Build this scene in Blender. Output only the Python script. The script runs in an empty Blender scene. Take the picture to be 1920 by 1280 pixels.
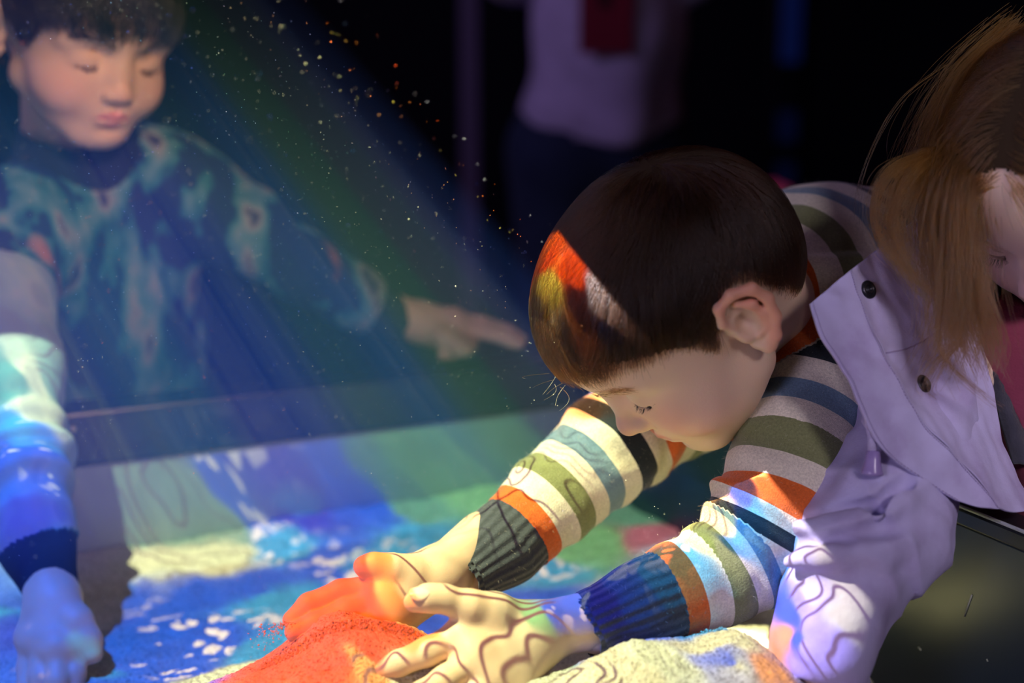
import bpy, math
import numpy as np
from mathutils import Matrix, Vector

# ------------------------------------------------------------------ camera, world, lights, exposure
SC = bpy.context.scene
COL = SC.collection
rng = np.random.default_rng(7)
FPX = 2667.0
PITCH = math.radians(12)
CAM = np.array([0, 0, 1.10])
FW = np.array([0, math.cos(PITCH), -math.sin(PITCH)])
UP = np.array([0, math.sin(PITCH), math.cos(PITCH)])
RT = np.array([1.0, 0, 0])

cd = bpy.data.cameras.new('camera'); cam = bpy.data.objects.new('camera', cd); COL.objects.link(cam)
cam.location = CAM; cam.rotation_euler = (math.pi/2 - PITCH, 0, 0)
cd.lens = 50.0; cd.sensor_width = 36.0; cd.clip_start = 0.02
cd.dof.use_dof = True; cd.dof.focus_distance = 0.985; cd.dof.aperture_fstop = 2.4
SC.camera = cam

W = bpy.data.worlds.new('world'); SC.world = W; W.use_nodes = True
W.node_tree.nodes['Background'].inputs[0].default_value = (0.10, 0.12, 0.30, 1)
W.node_tree.nodes['Background'].inputs[1].default_value = 0.004
SC.view_settings.view_transform = 'Standard'; SC.view_settings.look = 'None'
SC.view_settings.exposure = 0.0; SC.view_settings.gamma = 1.0
SC.view_settings.use_curve_mapping = False
SC.cycles.volume_bounces = 0; SC.cycles.max_bounces = 8
SC.cycles.sample_clamp_indirect = 4.0

def area(name, loc, target, size, power, color, spread=180):
    ld = bpy.data.lights.new(name, 'AREA'); ld.shape = 'DISK'; ld.size = size; ld.energy = power; ld.color = color
    ld.spread = math.radians(spread)
    o = bpy.data.objects.new(name, ld); COL.objects.link(o); o.location = loc
    o.rotation_euler = (Vector(target) - Vector(loc)).to_track_quat('-Z', 'Y').to_euler(); return o
area('fill_lamp', (-1.5, -1.2, 1.45), (0.4, 1.0, 0.9), 0.7, 1.25, (0.74, 0.62, 0.95), 45)  # added lavender fill from behind the camera, no fixture there
area('fill_lamp', (1.0, -0.7, 1.9), (0.52, 0.95, 0.95), 0.4, .72, (0.92, 0.80, 0.92), 24)  # added narrow fill aimed at the girl
area('fill_lamp', (-1.3, 1.5, 1.9), (0.1, 2.75, 1.1), 0.5, 6.0, (0.62, 0.45, 1.0))  # added violet fill for the adult's shirt
area('fill_lamp', (1.4, 1.9, 2.3), (0.3, 1.0, 0.9), 0.4, .35, (1.0, 0.25, 0.30))  # added red back light, not a room fixture
area('fill_lamp', (0.35, 0.0, 1.7), (-0.4, 1.36, 1.0), 0.3, .55, (1.0, 0.66, 0.48), 26)  # added warm fill on the left boy's face

# the projector that hangs over the sand and throws the coloured relief map
NV = np.array([0.8988, 0.4384, 0.0]); MV = np.array([-0.4384, 0.8988, 0.0])   # the table's own two directions
PJ = NV*-.15 + MV*.85 + np.array([0, 0, 1.60])
PJ_POWER = 160.0

def P(x, y, z): return CAM + z*(FW + RT*(x-960)/FPX - UP*(y-640)/FPX)
def NM(n, m, z): return NV*n + MV*m + np.array([0, 0, z])

# ------------------------------------------------------------------ small numpy noise
_D = rng.normal(size=(64, 3)); _D /= np.linalg.norm(_D, axis=1)[:, None]; _PH = rng.uniform(0, 6.28, 64)
def noise(p, f, o=0, n=7):
    """smooth pseudo noise, about -1..1, from sines of frequency f (cycles per unit)"""
    p = np.asarray(p); r = np.zeros(p.shape[:-1])
    for i in range(n):
        k = (i*5+o*11) % 64; r += np.sin(p@_D[k]*6.283*f*(0.7+0.6*i/n) + _PH[k] + 1.3*np.sin(p@_D[(k+7) % 64]*6.283*f*0.6+_PH[(k+3) % 64]))
    return r/(n**0.5)*0.8

# ------------------------------------------------------------------ projector picture (made here, shown by the lamp)
def puv(X):
    X = np.atleast_2d(X); d = PJ - X
    return np.stack([-(d@NV)/d[:, 2], -(d@MV)/d[:, 2]], 1)
U0, U1, V0, V1 = -0.62, 0.98, -0.32, 0.56
BLUE = (0.002, 0.10, 0.85); DBLUE = (0.004, 0.018, 0.62); CYAN = (0.03, 0.38, 0.78); GREEN = (0.16, 0.50, 0.20); TEAL = (0.10, 0.36, 0.24)
CREAM = (0.80, 0.80, 0.42); PALE = (0.72, 0.80, 0.44); YELL = (0.62, 0.52, 0.05); OR = (.92, 0.085, 0.0); MAR = (0.10, 0.012, 0.004); WH = (0.9, 0.85, 0.9)
LAV = (0.50, 0.42, 0.9); SAGE = (0.22, 0.42, 0.26); AMB = (1.0, 0.40, 0.08)
def BR(c): return tuple(x*5.5 for x in c)
EDGE = (.02, .05, .20); PANEL = (0.0, .10, .42)
LABELS = [  # picture point it falls on, distance, colour, contour lines, white flecks
 (60, 700, 1.185, PALE, 0, 0), (60, 755, 1.172, PALE, 0, 0), (50, 810, 1.153, BLUE, 0, 1), (50, 900, 1.141, BLUE, 0, 1), (60, 1000, 1.121, DBLUE, 0, 0), (80, 1080, 1.115, BLUE, 0, 0),
 (110, 1180, 1.094, BLUE, 0, 1), (90, 1260, 1.081, BLUE, 0, 1),
 (150, 1000, 1.302, TEAL, 0, 0), (250, 970, 1.321, SAGE, .5, 0), (340, 960, 1.340, SAGE, .5, 0), (410, 980, 1.359, SAGE, .3, 0), (460, 960, 1.369, BLUE, 0, 1), (560, 950, 1.392, DBLUE, 0, 1), (680, 950, 1.422, BLUE, 0, 1),
 (760, 950, 1.430, TEAL, 0, 0), (850, 900, 1.462, GREEN, 0, 0), (960, 850, 1.487, TEAL, 0, 0), (1000, 850, 1.45, EDGE, 0, 0),
 (240, 1050, 1.306, PALE, .5, 0), (320, 1045, 1.315, PALE, .5, 0), (400, 1035, 1.327, PALE, .3, 0), (170, 1060, 1.289, CYAN, 0, 1),
 (520, 1020, 1.349, CYAN, 0, 1), (600, 1050, 1.338, BLUE, 0, 1), (700, 1060, 1.25, BLUE, 0, 1), (790, 1020, 1.375, CYAN, 0, 1), (850, 1000, 1.32, GREEN, 0, 0),
 (200, 1100, 1.273, BLUE, 0, 1), (350, 1110, 1.272, BLUE, 0, 1), (480, 1100, 1.282, BLUE, 0, 1), (250, 1200, 1.167, BLUE, 0, 1), (400, 1200, 1.179, BLUE, 0, 1), (520, 1130, 1.250, CYAN, 0, 1),
 (180, 1270, 1.103, BLUE, 0, 1), (320, 1260, 1.118, BLUE, 0, 1), (430, 1255, 1.060, PALE, .3, 0), (500, 1215, 1.152, CYAN, 0, 0), (410, 1285, 1.09, PALE, .3, 0),
 (800, 1160, 1.15, BLUE, 0, 0), (940, 1110, 1.18, BLUE, 0, 1), (1000, 1080, 1.2, BLUE, 0, 1), (1030, 1060, 1.328, CYAN, 0, 1), (1080, 1040, 1.343, GREEN, 0, 0), (1130, 1020, 1.356, GREEN, 0, 0),
 (1150, 1080, 1.2, PALE, 0, 0), (1250, 1020, 1.27, TEAL, 0, 0), (1200, 970, 1.411, TEAL, 0, 0),
 (560, 1230, 0.940, OR, 0, 0), (640, 1180, 0.946, OR, 0, 0), (700, 1160, 0.969, OR, 0, 0), (620, 1250, 0.921, OR, 0, 0), (700, 1210, 0.929, OR, 0, 0), (500, 1270, 0.934, OR, 0, 0), (760, 1185, 0.946, OR, 0, 0), (800, 1195, 0.915, AMB, 0, 0),
 (560, 1130, 0.978, OR, 0, 0), (640, 1105, 0.983, OR, 0, 0), (700, 1060, 0.979, OR, 0, 0), (700, 1100, 0.978, OR, 0, 0), (745, 1075, 0.981, AMB, 0, 0), (780, 1080, 0.986, CREAM, .6, 0), (830, 1060, 1.000, CREAM, .8, 0), (780, 1150, 0.982, AMB, 0, 0),
 (790, 1125, 0.908, CREAM, .5, 0), (860, 1125, 0.913, CREAM, 1, 0), (700, 1262, 0.917, AMB, .5, 0), (740, 1245, 0.913, CREAM, 1, 0), (800, 1225, 0.908, CREAM, 1, 0), (870, 1180, 0.912, CREAM, 1, 0), (880, 1230, 0.903, CREAM, 1, 0),
 (940, 1150, 0.918, PALE, 1, 0), (960, 1180, 0.919, PALE, 1, 0), (990, 1150, 0.927, GREEN, 1, 0), (1040, 1145, 0.932, BLUE, .5, 1), (1080, 1135, 0.937, BLUE, 0, 1),
 (1130, 1130, 0.936, DBLUE, 0, 1), (1190, 1100, 0.939, BLUE, 0, 1), (1240, 1070, 0.945, CYAN, 0, 1), (1290, 1050, 0.948, CYAN, 0, 1), (1330, 1030, 0.955, PALE, 0, 0), (1360, 1040, 0.950, WH, 0, 0), (1390, 1020, 0.952, BLUE, 0, 1),
 (1350, 970, 0.971, CREAM, .5, 0), (1400, 960, 0.958, BLUE, 0, 1), (1440, 1000, 0.946, BLUE, 0, 1), (1420, 900, 0.962, WH, 0, 0), (1480, 930, 0.953, WH, 0, 0), (1380, 910, 0.969, BLUE, 0, 0), (1480, 1000, 0.952, WH, 0, 1),
 (870, 1040, 1.014, CREAM, 0, 0), (950, 980, 1.030, CREAM, .6, 0), (1020, 920, 1.044, CREAM, .6, 0), (1080, 860, 1.057, CREAM, .3, 0), (1120, 800, 1.069, PALE, 0, 0), (1150, 770, 1.006, CREAM, 0, 0), (1100, 770, 1.085, AMB, 0, 0),
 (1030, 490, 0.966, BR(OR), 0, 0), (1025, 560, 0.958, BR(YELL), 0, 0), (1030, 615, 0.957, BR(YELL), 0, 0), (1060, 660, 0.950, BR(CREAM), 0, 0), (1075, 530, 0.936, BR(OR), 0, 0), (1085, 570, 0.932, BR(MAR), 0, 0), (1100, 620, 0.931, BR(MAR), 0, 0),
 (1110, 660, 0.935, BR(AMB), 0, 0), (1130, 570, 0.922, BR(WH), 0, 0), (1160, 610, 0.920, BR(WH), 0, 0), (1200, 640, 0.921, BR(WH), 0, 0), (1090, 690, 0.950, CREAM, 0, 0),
 (1050, 1250, 1.075, CREAM, .15, 0), (1150, 1220, 0.908, CREAM, .15, 0), (1250, 1220, 0.902, PALE, .15, 0), (1350, 1200, 0.914, CREAM, .15, 0), (1350, 1240, 0.894, CREAM, .15, 0), (1345, 1236, 0.895, BLUE, 0, 0), (1430, 1250, 0.891, AMB, 0, 0), (900, 1285, .95, CREAM, .15, 0), (1180, 1270, 0.881, CREAM, .15, 0),
 (1560, 1010, 0.912, WH, 0, 0), (1590, 1080, 0.915, CREAM, 1, 0), (1600, 1150, 0.910, CREAM, 1, 0), (1510, 1080, 0.935, WH, 1, 0), (1520, 1130, 0.929, LAV, 1, 0), (1550, 1180, 0.910, LAV, 1, 0), (1490, 1160, 0.934, BLUE, 0, 0), (1520, 1220, 0.911, BLUE, 0, 0),
 (1560, 1250, 0.905, LAV, 1, 0), (1490, 1230, 0.923, AMB, 0, 0), (1480, 1270, 0.894, LAV, 0, 1)]
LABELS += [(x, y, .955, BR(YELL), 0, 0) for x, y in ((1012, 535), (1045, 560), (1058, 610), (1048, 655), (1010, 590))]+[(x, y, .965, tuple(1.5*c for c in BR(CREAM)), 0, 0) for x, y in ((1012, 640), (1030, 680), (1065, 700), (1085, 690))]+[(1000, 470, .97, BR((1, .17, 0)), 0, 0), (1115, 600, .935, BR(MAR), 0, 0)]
LABELS += [(1300, 900, 1.27, PANEL, 0, 0), (1250, 860, 1.30, PANEL, 0, 0), (1380, 920, 1.22, PANEL, 0, 0), (1330, 980, 1.24, PANEL, 0, 0), (1190, 960, 1.34, (.5, .16, .25), 0, 0), (1250, 990, 1.29, (.5, .6, .9), 0, 0)]
LABELS += [(-x, y, d, c, 0, 1 if c == BLUE else 0) for x, y, d, c in ((200, 1100, 1.2, BLUE), (500, 1050, 1.25, BLUE), (800, 1000, 1.3, GREEN), (600, 1200, 1.1, BLUE), (1100, 1100, 1.2, PALE), (1500, 1100, 1.1, BLUE), (300, 960, 1.3, GREEN), (300, 1300, 1.0, BLUE), (900, 1300, 1.0, TEAL), (1500, 1300, .9, BLUE), (150, 1500, .85, BLUE), (700, 1600, .8, GREEN))]
LABELS += [(300, 1450, .95, BLUE, 0, 1), (100, 1380, 1.0, BLUE, 0, 1), (500, 1400, .9, PALE, 1, 0), (800, 1450, .85, CREAM, 1, 0), (1200, 1400, .9, CREAM, 1, 0)]
def projector_picture(w=1700, h=935):
    uu, vv = np.meshgrid(U0+(np.arange(w)+.5)/w*(U1-U0), V0+(np.arange(h)+.5)/h*(V1-V0))
    q = np.stack([uu, vv, 0*uu], -1)
    wx = uu + .010*noise(q, 9, 1) + .004*noise(q, 30, 2); wy = vv + .010*noise(q, 9, 3) + .004*noise(q, 30, 4)
    pts = puv(np.array([P(*l[:3]) for l in LABELS]))
    EXTRA = [(.93, .2), (.93, .3), (.93, .4), (.94, .5)]; pts = np.concatenate([pts, np.array(EXTRA)]); labs = LABELS+[(0, 0, 0, EDGE, 0, 0)]*4
    A = np.zeros((h, w, 3)); Ln = np.zeros((h, w)); Fl = np.zeros((h, w)); Ws = np.zeros((h, w))
    for (u, v), l in zip(pts, labs):
        d2 = ((wx-u)**2+(wy-v)**2)/0.00012
        wt = 1/(d2+0.05)**3.2
        Ws += wt; A += wt[..., None]*np.array(l[3]); Ln += wt*l[4]; Fl += wt*l[5]
    A /= Ws[..., None]; Ln /= Ws; Fl /= Ws
    q2 = np.stack([wx, wy, 0*uu], -1)
    # contour lines of the relief
    hgt = noise(q2, 5, 5)*2.6 + noise(q2, 13, 6)*0.5 + uu*14
    fr = hgt*1.6; gy, gx = np.gradient(fr); g = np.hypot(gx, gy)+1e-6
    dist = np.abs(fr-np.round(fr))/g
    line = np.clip(1.9-dist, 0, 1)*np.clip(Ln*1.6, 0, 1)
    A = A*(1-line[..., None]) + np.array([.16, .06, .08])*line[..., None]*.8
    A *= (1+.10*noise(q2, 40, 12))[..., None]
    # white flecks drifting on the water: an irregular scatter of ellipses
    r2 = np.random.default_rng(3); n = 5200
    fm = np.zeros((h, w))
    for i in range(n):
        u = r2.uniform(U0, U1); v = r2.uniform(V0, V1); a = r2.uniform(.0022, .0075)*(1.7 if r2.random() < .12 else 1); b = a*r2.uniform(.45, .8); th = r2.normal(.5, .5)
        i0, i1 = int((u-2*a-U0)/(U1-U0)*w), int((u+2*a-U0)/(U1-U0)*w)+1; j0, j1 = int((v-2*a-V0)/(V1-V0)*h), int((v+2*a-V0)/(V1-V0)*h)+1
        i0, j0 = max(i0, 0), max(j0, 0)
        if i1 <= i0 or j1 <= j0: continue
        x = wx[j0:j1, i0:i1]-u; y = wy[j0:j1, i0:i1]-v
        e = ((x*math.cos(th)+y*math.sin(th))/a)**2+((y*math.cos(th)-x*math.sin(th))/b)**2
        fm[j0:j1, i0:i1] = np.maximum(fm[j0:j1, i0:i1], np.clip((1.5-e)*1.6, 0, 1))
    keep = np.clip(noise(q2, 6, 9)*1.5+.55, 0, 1)
    fm = fm*keep*np.clip(Fl*1.5-.3, 0, 1)
    A = A*(1-fm[..., None])+np.array([.95, .95, 1.0])*fm[..., None]
    cy = np.clip(noise(q2, 10, 10)-.45, 0, 1)*np.clip(Fl*1.5-.3, 0, 1)*1.1
    cy = np.clip(cy, 0, .8)[..., None]; A = A*(1-cy)+np.array([.03, .42, .80])*cy
    # picture edge: the lens only covers this rectangle
    e = np.clip((0.958+.45*np.minimum(vv, 0)-uu)/.006, 0, 1)*np.clip((uu+.60)/.006, 0, 1)*np.clip((.520-vv)/.006, 0, 1)*np.clip((vv+.30)/.006, 0, 1)
    A = np.clip(A, 0, 8)*e[..., None]
    im = bpy.data.images.new('relief_map_picture', w, h, float_buffer=True, alpha=False)
    im.colorspace_settings.name = 'Non-Color'
    im.pixels.foreach_set(np.concatenate([A, np.ones((h, w, 1))], -1).astype(np.float32).ravel())
    im.update(); return im
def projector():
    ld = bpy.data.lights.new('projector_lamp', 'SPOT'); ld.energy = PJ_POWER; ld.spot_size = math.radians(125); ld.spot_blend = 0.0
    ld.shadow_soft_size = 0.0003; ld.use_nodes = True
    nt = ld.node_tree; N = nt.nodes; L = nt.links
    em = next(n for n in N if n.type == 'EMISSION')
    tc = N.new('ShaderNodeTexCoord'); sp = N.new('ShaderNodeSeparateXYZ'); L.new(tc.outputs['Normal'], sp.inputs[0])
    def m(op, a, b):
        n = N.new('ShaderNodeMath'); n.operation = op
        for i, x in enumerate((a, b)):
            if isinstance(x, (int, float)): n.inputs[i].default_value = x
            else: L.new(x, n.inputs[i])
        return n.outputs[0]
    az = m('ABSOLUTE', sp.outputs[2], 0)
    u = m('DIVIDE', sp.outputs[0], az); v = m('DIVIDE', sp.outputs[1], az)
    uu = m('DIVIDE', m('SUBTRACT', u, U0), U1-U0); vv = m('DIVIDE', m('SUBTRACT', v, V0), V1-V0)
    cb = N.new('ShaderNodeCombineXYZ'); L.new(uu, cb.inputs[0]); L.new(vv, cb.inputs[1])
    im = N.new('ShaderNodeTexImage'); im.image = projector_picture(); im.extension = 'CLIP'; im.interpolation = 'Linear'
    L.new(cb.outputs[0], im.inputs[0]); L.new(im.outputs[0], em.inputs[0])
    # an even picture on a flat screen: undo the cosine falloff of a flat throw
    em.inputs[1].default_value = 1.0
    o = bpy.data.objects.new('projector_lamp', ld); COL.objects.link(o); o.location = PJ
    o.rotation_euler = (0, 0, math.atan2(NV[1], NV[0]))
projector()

# ------------------------------------------------------------------ materials
MATS = {}
def mat(name, color=(.5, .5, .5), rough=.6, spec=.3, metal=0, build=None, sss=0):
    if name in MATS: return MATS[name]
    m = bpy.data.materials.new(name); m.use_nodes = True; nt = m.node_tree; b = nt.nodes['Principled BSDF']
    b.inputs['Base Color'].default_value = (*color, 1); b.inputs['Roughness'].default_value = rough
    b.inputs['Specular IOR Level'].default_value = spec; b.inputs['Metallic'].default_value = metal
    if sss:
        b.inputs['Subsurface Weight'].default_value = sss; b.inputs['Subsurface Radius'].default_value = (1.0, .35, .18); b.inputs['Subsurface Scale'].default_value = .006
    if build: build(nt, b)
    MATS[name] = m; return m
def nn(nt, t, **k):
    n = nt.nodes.new(t)
    for a, v in k.items():
        if a.startswith('i_'): n.inputs[a[2:].replace('_', ' ')].default_value = v
        else: setattr(n, a, v)
    return n
def attr(nt, name): return nn(nt, 'ShaderNodeAttribute', attribute_name=name)
def ramp(nt, stops, interp='LINEAR'):
    r = nt.nodes.new('ShaderNodeValToRGB'); r.color_ramp.interpolation = interp; e = r.color_ramp.elements
    while len(e) < len(stops): e.new(.5)
    for x, (p, c) in zip(e, stops): x.position = p; x.color = (*c, 1)
    return r
def bump(nt, b, hout, dist=.001, strength=.5):
    n = nt.nodes.new('ShaderNodeBump'); n.inputs['Distance'].default_value = dist; n.inputs['Strength'].default_value = strength
    nt.links.new(hout, n.inputs['Height']); nt.links.new(n.outputs[0], b.inputs['Normal'])
def noise_node(nt, scale, detail=3, coord='Object', rough=.5):
    tc = nt.nodes.new('ShaderNodeTexCoord'); n = nt.nodes.new('ShaderNodeTexNoise'); n.inputs['Scale'].default_value = scale; n.inputs['Detail'].default_value = detail
    n.inputs['Roughness'].default_value = rough
    nt.links.new(tc.outputs[coord], n.inputs['Vector']); return n

def m_skin():
    def b_(nt, b):
        a = attr(nt, 'col'); nt.links.new(a.outputs['Color'], b.inputs['Base Color'])
        n = noise_node(nt, 900, 2); bump(nt, b, n.outputs[0], .0004, .25)
    return mat('skin', rough=.5, spec=.35, sss=.22, build=b_)
STRIPES = [(.66, .13, .025), (.72, .66, .54), (.20, .22, .10), (.72, .66, .54), (.15, .24, .33), (.72, .66, .54), (.018, .024, .032), (.72, .66, .54)]
def m_sweater():
    def b_(nt, b):
        L = nt.links
        a = attr(nt, 't'); nz = noise_node(nt, 60, 2)
        ad = nn(nt, 'ShaderNodeMath', operation='MULTIPLY_ADD'); L.new(nz.outputs[0], ad.inputs[0]); ad.inputs[1].default_value = .12; L.new(a.outputs['Fac'], ad.inputs[2])
        d = nn(nt, 'ShaderNodeMath', operation='DIVIDE'); L.new(ad.outputs[0], d.inputs[0]); d.inputs[1].default_value = 13.6
        f = nn(nt, 'ShaderNodeMath', operation='FRACT'); L.new(d.outputs[0], f.inputs[0])
        w = [1, 1.25, 1.15, 1.1, 1.1, 1.15, 1.15, 1.1]; s = np.cumsum([0]+w)/sum(w)
        r = ramp(nt, [(float(s[i]), STRIPES[i]) for i in range(8)], 'CONSTANT'); L.new(f.outputs[0], r.inputs[0])
        # ribbed charcoal cuffs and collar where t < 0
        lt = nn(nt, 'ShaderNodeMath', operation='LESS_THAN'); L.new(a.outputs['Fac'], lt.inputs[0]); lt.inputs[1].default_value = 0
        mx = nn(nt, 'ShaderNodeMix', data_type='RGBA'); L.new(lt.outputs[0], mx.inputs['Factor']); L.new(r.outputs[0], mx.inputs['A']); mx.inputs['B'].default_value = (.055, .065, .08, 1)
        # heathered fibre
        n2 = noise_node(nt, 700, 3); r2 = ramp(nt, [(.3, (.78, .78, .78)), (.7, (1.1, 1.1, 1.1))]); L.new(n2.outputs[0], r2.inputs[0])
        mm = nn(nt, 'ShaderNodeMix', data_type='RGBA', blend_type='MULTIPLY'); mm.inputs['Factor'].default_value = 1; L.new(mx.outputs['Result'], mm.inputs['A']); L.new(r2.outputs[0], mm.inputs['B'])
        L.new(mm.outputs['Result'], b.inputs['Base Color'])
        # knit: columns around the limb (attribute w) crossed with rows along it
        wv = attr(nt, 'w'); s1 = nn(nt, 'ShaderNodeMath', operation='SINE'); mu = nn(nt, 'ShaderNodeMath', operation='MULTIPLY'); L.new(wv.outputs['Fac'], mu.inputs[0]); mu.inputs[1].default_value = 24.0; L.new(mu.outputs[0], s1.inputs[0])
        rm = nn(nt, 'ShaderNodeMath', operation='MULTIPLY_ADD'); L.new(lt.outputs[0], rm.inputs[0]); rm.inputs[1].default_value = .9; rm.inputs[2].default_value = .12
        rb = nn(nt, 'ShaderNodeMath', operation='MULTIPLY'); L.new(s1.outputs[0], rb.inputs[0]); L.new(rm.outputs[0], rb.inputs[1])
        sm = nn(nt, 'ShaderNodeMath', operation='ADD'); L.new(rb.outputs[0], sm.inputs[0]); n3 = noise_node(nt, 1100, 2); L.new(n3.outputs[0], sm.inputs[1])
        bump(nt, b, sm.outputs[0], .0011, .6)
        b.inputs['Sheen Weight'].default_value = .25; b.inputs['Sheen Roughness'].default_value = .5
    return mat('striped_knit', rough=.95, spec=.1, build=b_)
def m_cloth(name, color, var=.12, scale=500, rough=.8, sheen=.1, bumpd=.0006):
    def b_(nt, b):
        n = noise_node(nt, 22, 4); c = np.array(color)
        r = ramp(nt, [(.3, tuple(c*(1-var))), (.7, tuple(np.minimum(c*(1+var), 1)))]); nt.links.new(n.outputs[0], r.inputs[0]); nt.links.new(r.outputs[0], b.inputs['Base Color'])
        n2 = noise_node(nt, scale, 2); bump(nt, b, n2.outputs[0], bumpd, .5); b.inputs['Sheen Weight'].default_value = sheen
    return mat(name, rough=rough, spec=.2, build=b_)
def m_hoodie():
    def b_(nt, b):
        L = nt.links
        n = noise_node(nt, 24, 2.5); mp0 = nn(nt, 'ShaderNodeMapping'); mp0.inputs['Scale'].default_value = (1, 1, .5); tc0 = n.inputs['Vector'].links[0].from_node; L.new(tc0.outputs['Object'], mp0.inputs[0]); L.new(mp0.outputs[0], n.inputs['Vector']); r = ramp(nt, [(0, (.010, .018, .06)), (.46, (.016, .026, .09)), (.50, (.03, .14, .16)), (.58, (.11, .22, .23)), (.63, (.24, .25, .23)), (.68, (.05, .05, .10)), (1, (.02, .03, .08))])
        L.new(n.outputs[0], r.inputs[0])
        n2 = noise_node(nt, 12, 1.5); tc = n2.inputs['Vector'].links[0].from_node
        mp = nn(nt, 'ShaderNodeMapping'); mp.inputs['Location'].default_value = (3.3, 1.7, 5.2); L.new(tc.outputs['Object'], mp.inputs[0]); L.new(mp.outputs[0], n2.inputs['Vector'])
        r2 = ramp(nt, [(.68, (0, 0, 0)), (.74, (1, 1, 1))]); L.new(n2.outputs[0], r2.inputs[0])
        mx = nn(nt, 'ShaderNodeMix', data_type='RGBA'); L.new(r2.outputs[0], mx.inputs['Factor']); L.new(r.outputs[0], mx.inputs['A']); mx.inputs['B'].default_value = (.55, .16, .05, 1)
        # plain collar and cuffs (t < 0), paler forearms (t > 1)
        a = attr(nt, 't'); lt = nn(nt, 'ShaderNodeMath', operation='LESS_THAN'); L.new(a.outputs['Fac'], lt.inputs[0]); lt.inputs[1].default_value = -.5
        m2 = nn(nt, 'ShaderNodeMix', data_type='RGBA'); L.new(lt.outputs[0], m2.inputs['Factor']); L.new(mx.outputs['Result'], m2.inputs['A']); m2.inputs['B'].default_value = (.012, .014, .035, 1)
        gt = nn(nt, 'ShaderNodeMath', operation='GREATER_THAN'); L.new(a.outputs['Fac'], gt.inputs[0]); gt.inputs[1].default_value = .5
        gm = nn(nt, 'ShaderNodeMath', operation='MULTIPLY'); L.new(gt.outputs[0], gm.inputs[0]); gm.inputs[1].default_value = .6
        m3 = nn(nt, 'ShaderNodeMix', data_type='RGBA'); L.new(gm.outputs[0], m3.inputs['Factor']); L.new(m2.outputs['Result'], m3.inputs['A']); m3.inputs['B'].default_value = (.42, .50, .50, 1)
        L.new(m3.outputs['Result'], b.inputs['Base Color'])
        n4 = noise_node(nt, 500, 2); bump(nt, b, n4.outputs[0], .0008, .5)
    return mat('camouflage_jersey', rough=.9, spec=.1, build=b_)
def m_sand():
    def b_(nt, b):
        L = nt.links
        n = noise_node(nt, 420, 4, rough=.7); r = ramp(nt, [(.36, (.30, .24, .17)), (.44, (.72, .66, .54)), (.6, (.84, .78, .66))]); L.new(n.outputs[0], r.inputs[0]); L.new(r.outputs[0], b.inputs['Base Color'])
        n1 = noise_node(nt, 160, 5, rough=.75); ad = nn(nt, 'ShaderNodeMath', operation='ADD'); L.new(n.outputs[0], ad.inputs[0]); L.new(n1.outputs[0], ad.inputs[1])
        bump(nt, b, ad.outputs[0], .005, .9)
    return mat('kinetic_sand', rough=.85, spec=.25, build=b_)
def m_hair(name, melanin, red=.5, rough=.32):
    if name in MATS: return MATS[name]
    m = bpy.data.materials.new(name); m.use_nodes = True; nt = m.node_tree; nt.nodes.remove(nt.nodes['Principled BSDF'])
    h = nt.nodes.new('ShaderNodeBsdfHairPrincipled'); h.parametrization = 'MELANIN'
    h.inputs['Melanin'].default_value = melanin; h.inputs['Melanin Redness'].default_value = red; h.inputs['Roughness'].default_value = rough
    h.inputs['Random Color'].default_value = .25
    nt.links.new(h.outputs[0], nt.nodes['Material Output'].inputs[0]); MATS[name] = m; return m

# ------------------------------------------------------------------ object helpers
def new_mesh(name, V, F, material=None, parent=None, attrs=None, smooth=True):
    me = bpy.data.meshes.new(name); V = np.asarray(V, np.float32)
    if isinstance(F, np.ndarray):
        nf, k = F.shape
        me.vertices.add(len(V)); me.vertices.foreach_set('co', V.ravel())
        me.loops.add(nf*k); me.loops.foreach_set('vertex_index', F.astype(np.int32).ravel())
        me.polygons.add(nf); me.polygons.foreach_set('loop_start', np.arange(0, nf*k, k, dtype=np.int32))
        me.update(calc_edges=True)
    else:
        me.from_pydata([tuple(map(float, v)) for v in V], [], F)
    me.validate()
    if smooth: me.polygons.foreach_set('use_smooth', np.ones(len(me.polygons), bool))
    for k, a in (attrs or {}).items():
        a = np.asarray(a, np.float32)
        if a.ndim == 2:
            at = me.attributes.new(k, 'FLOAT_COLOR', 'POINT'); at.data.foreach_set('color', np.concatenate([a, np.ones((len(a), 1), np.float32)], 1).ravel())
        else:
            at = me.attributes.new(k, 'FLOAT', 'POINT'); at.data.foreach_set('value', a)
    me.update()
    o = bpy.data.objects.new(name, me); COL.objects.link(o)
    if material: me.materials.append(material)
    if parent: put(o, parent)
    return o
def put(o, parent): o.parent = parent          # every parent stands at the world origin or is set with its inverse
def tag(o, label, cat=None, group=None, kind=None):
    if label: o['label'] = label
    if cat: o['category'] = cat
    if group: o['group'] = group
    if kind: o['kind'] = kind
    return o
def set_origin(o, loc):
    """move an object's origin to loc without moving its mesh or its children"""
    loc = Vector(loc); o.data.transform(Matrix.Translation(-loc)); o.location = loc
    for c in o.children: c.matrix_parent_inverse = Matrix.Translation(-loc)
def hair(name, strands, radii, material, parent=None):
    """strands: list of (n,3) arrays, radii: list of (root, tip)"""
    cu = bpy.data.hair_curves.new(name); cu.add_curves([len(s) for s in strands])
    cu.position_data.foreach_set('vector', np.concatenate(strands).astype(np.float32).ravel())
    R = np.concatenate([np.linspace(a, b, len(s)) for s, (a, b) in zip(strands, radii)]).astype(np.float32)
    if 'radius' not in cu.attributes: cu.attributes.new('radius', 'FLOAT', 'POINT')
    cu.attributes['radius'].data.foreach_set('value', R)
    o = bpy.data.objects.new(name, cu); COL.objects.link(o); cu.materials.append(material)
    if parent: put(o, parent)
    return o

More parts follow.
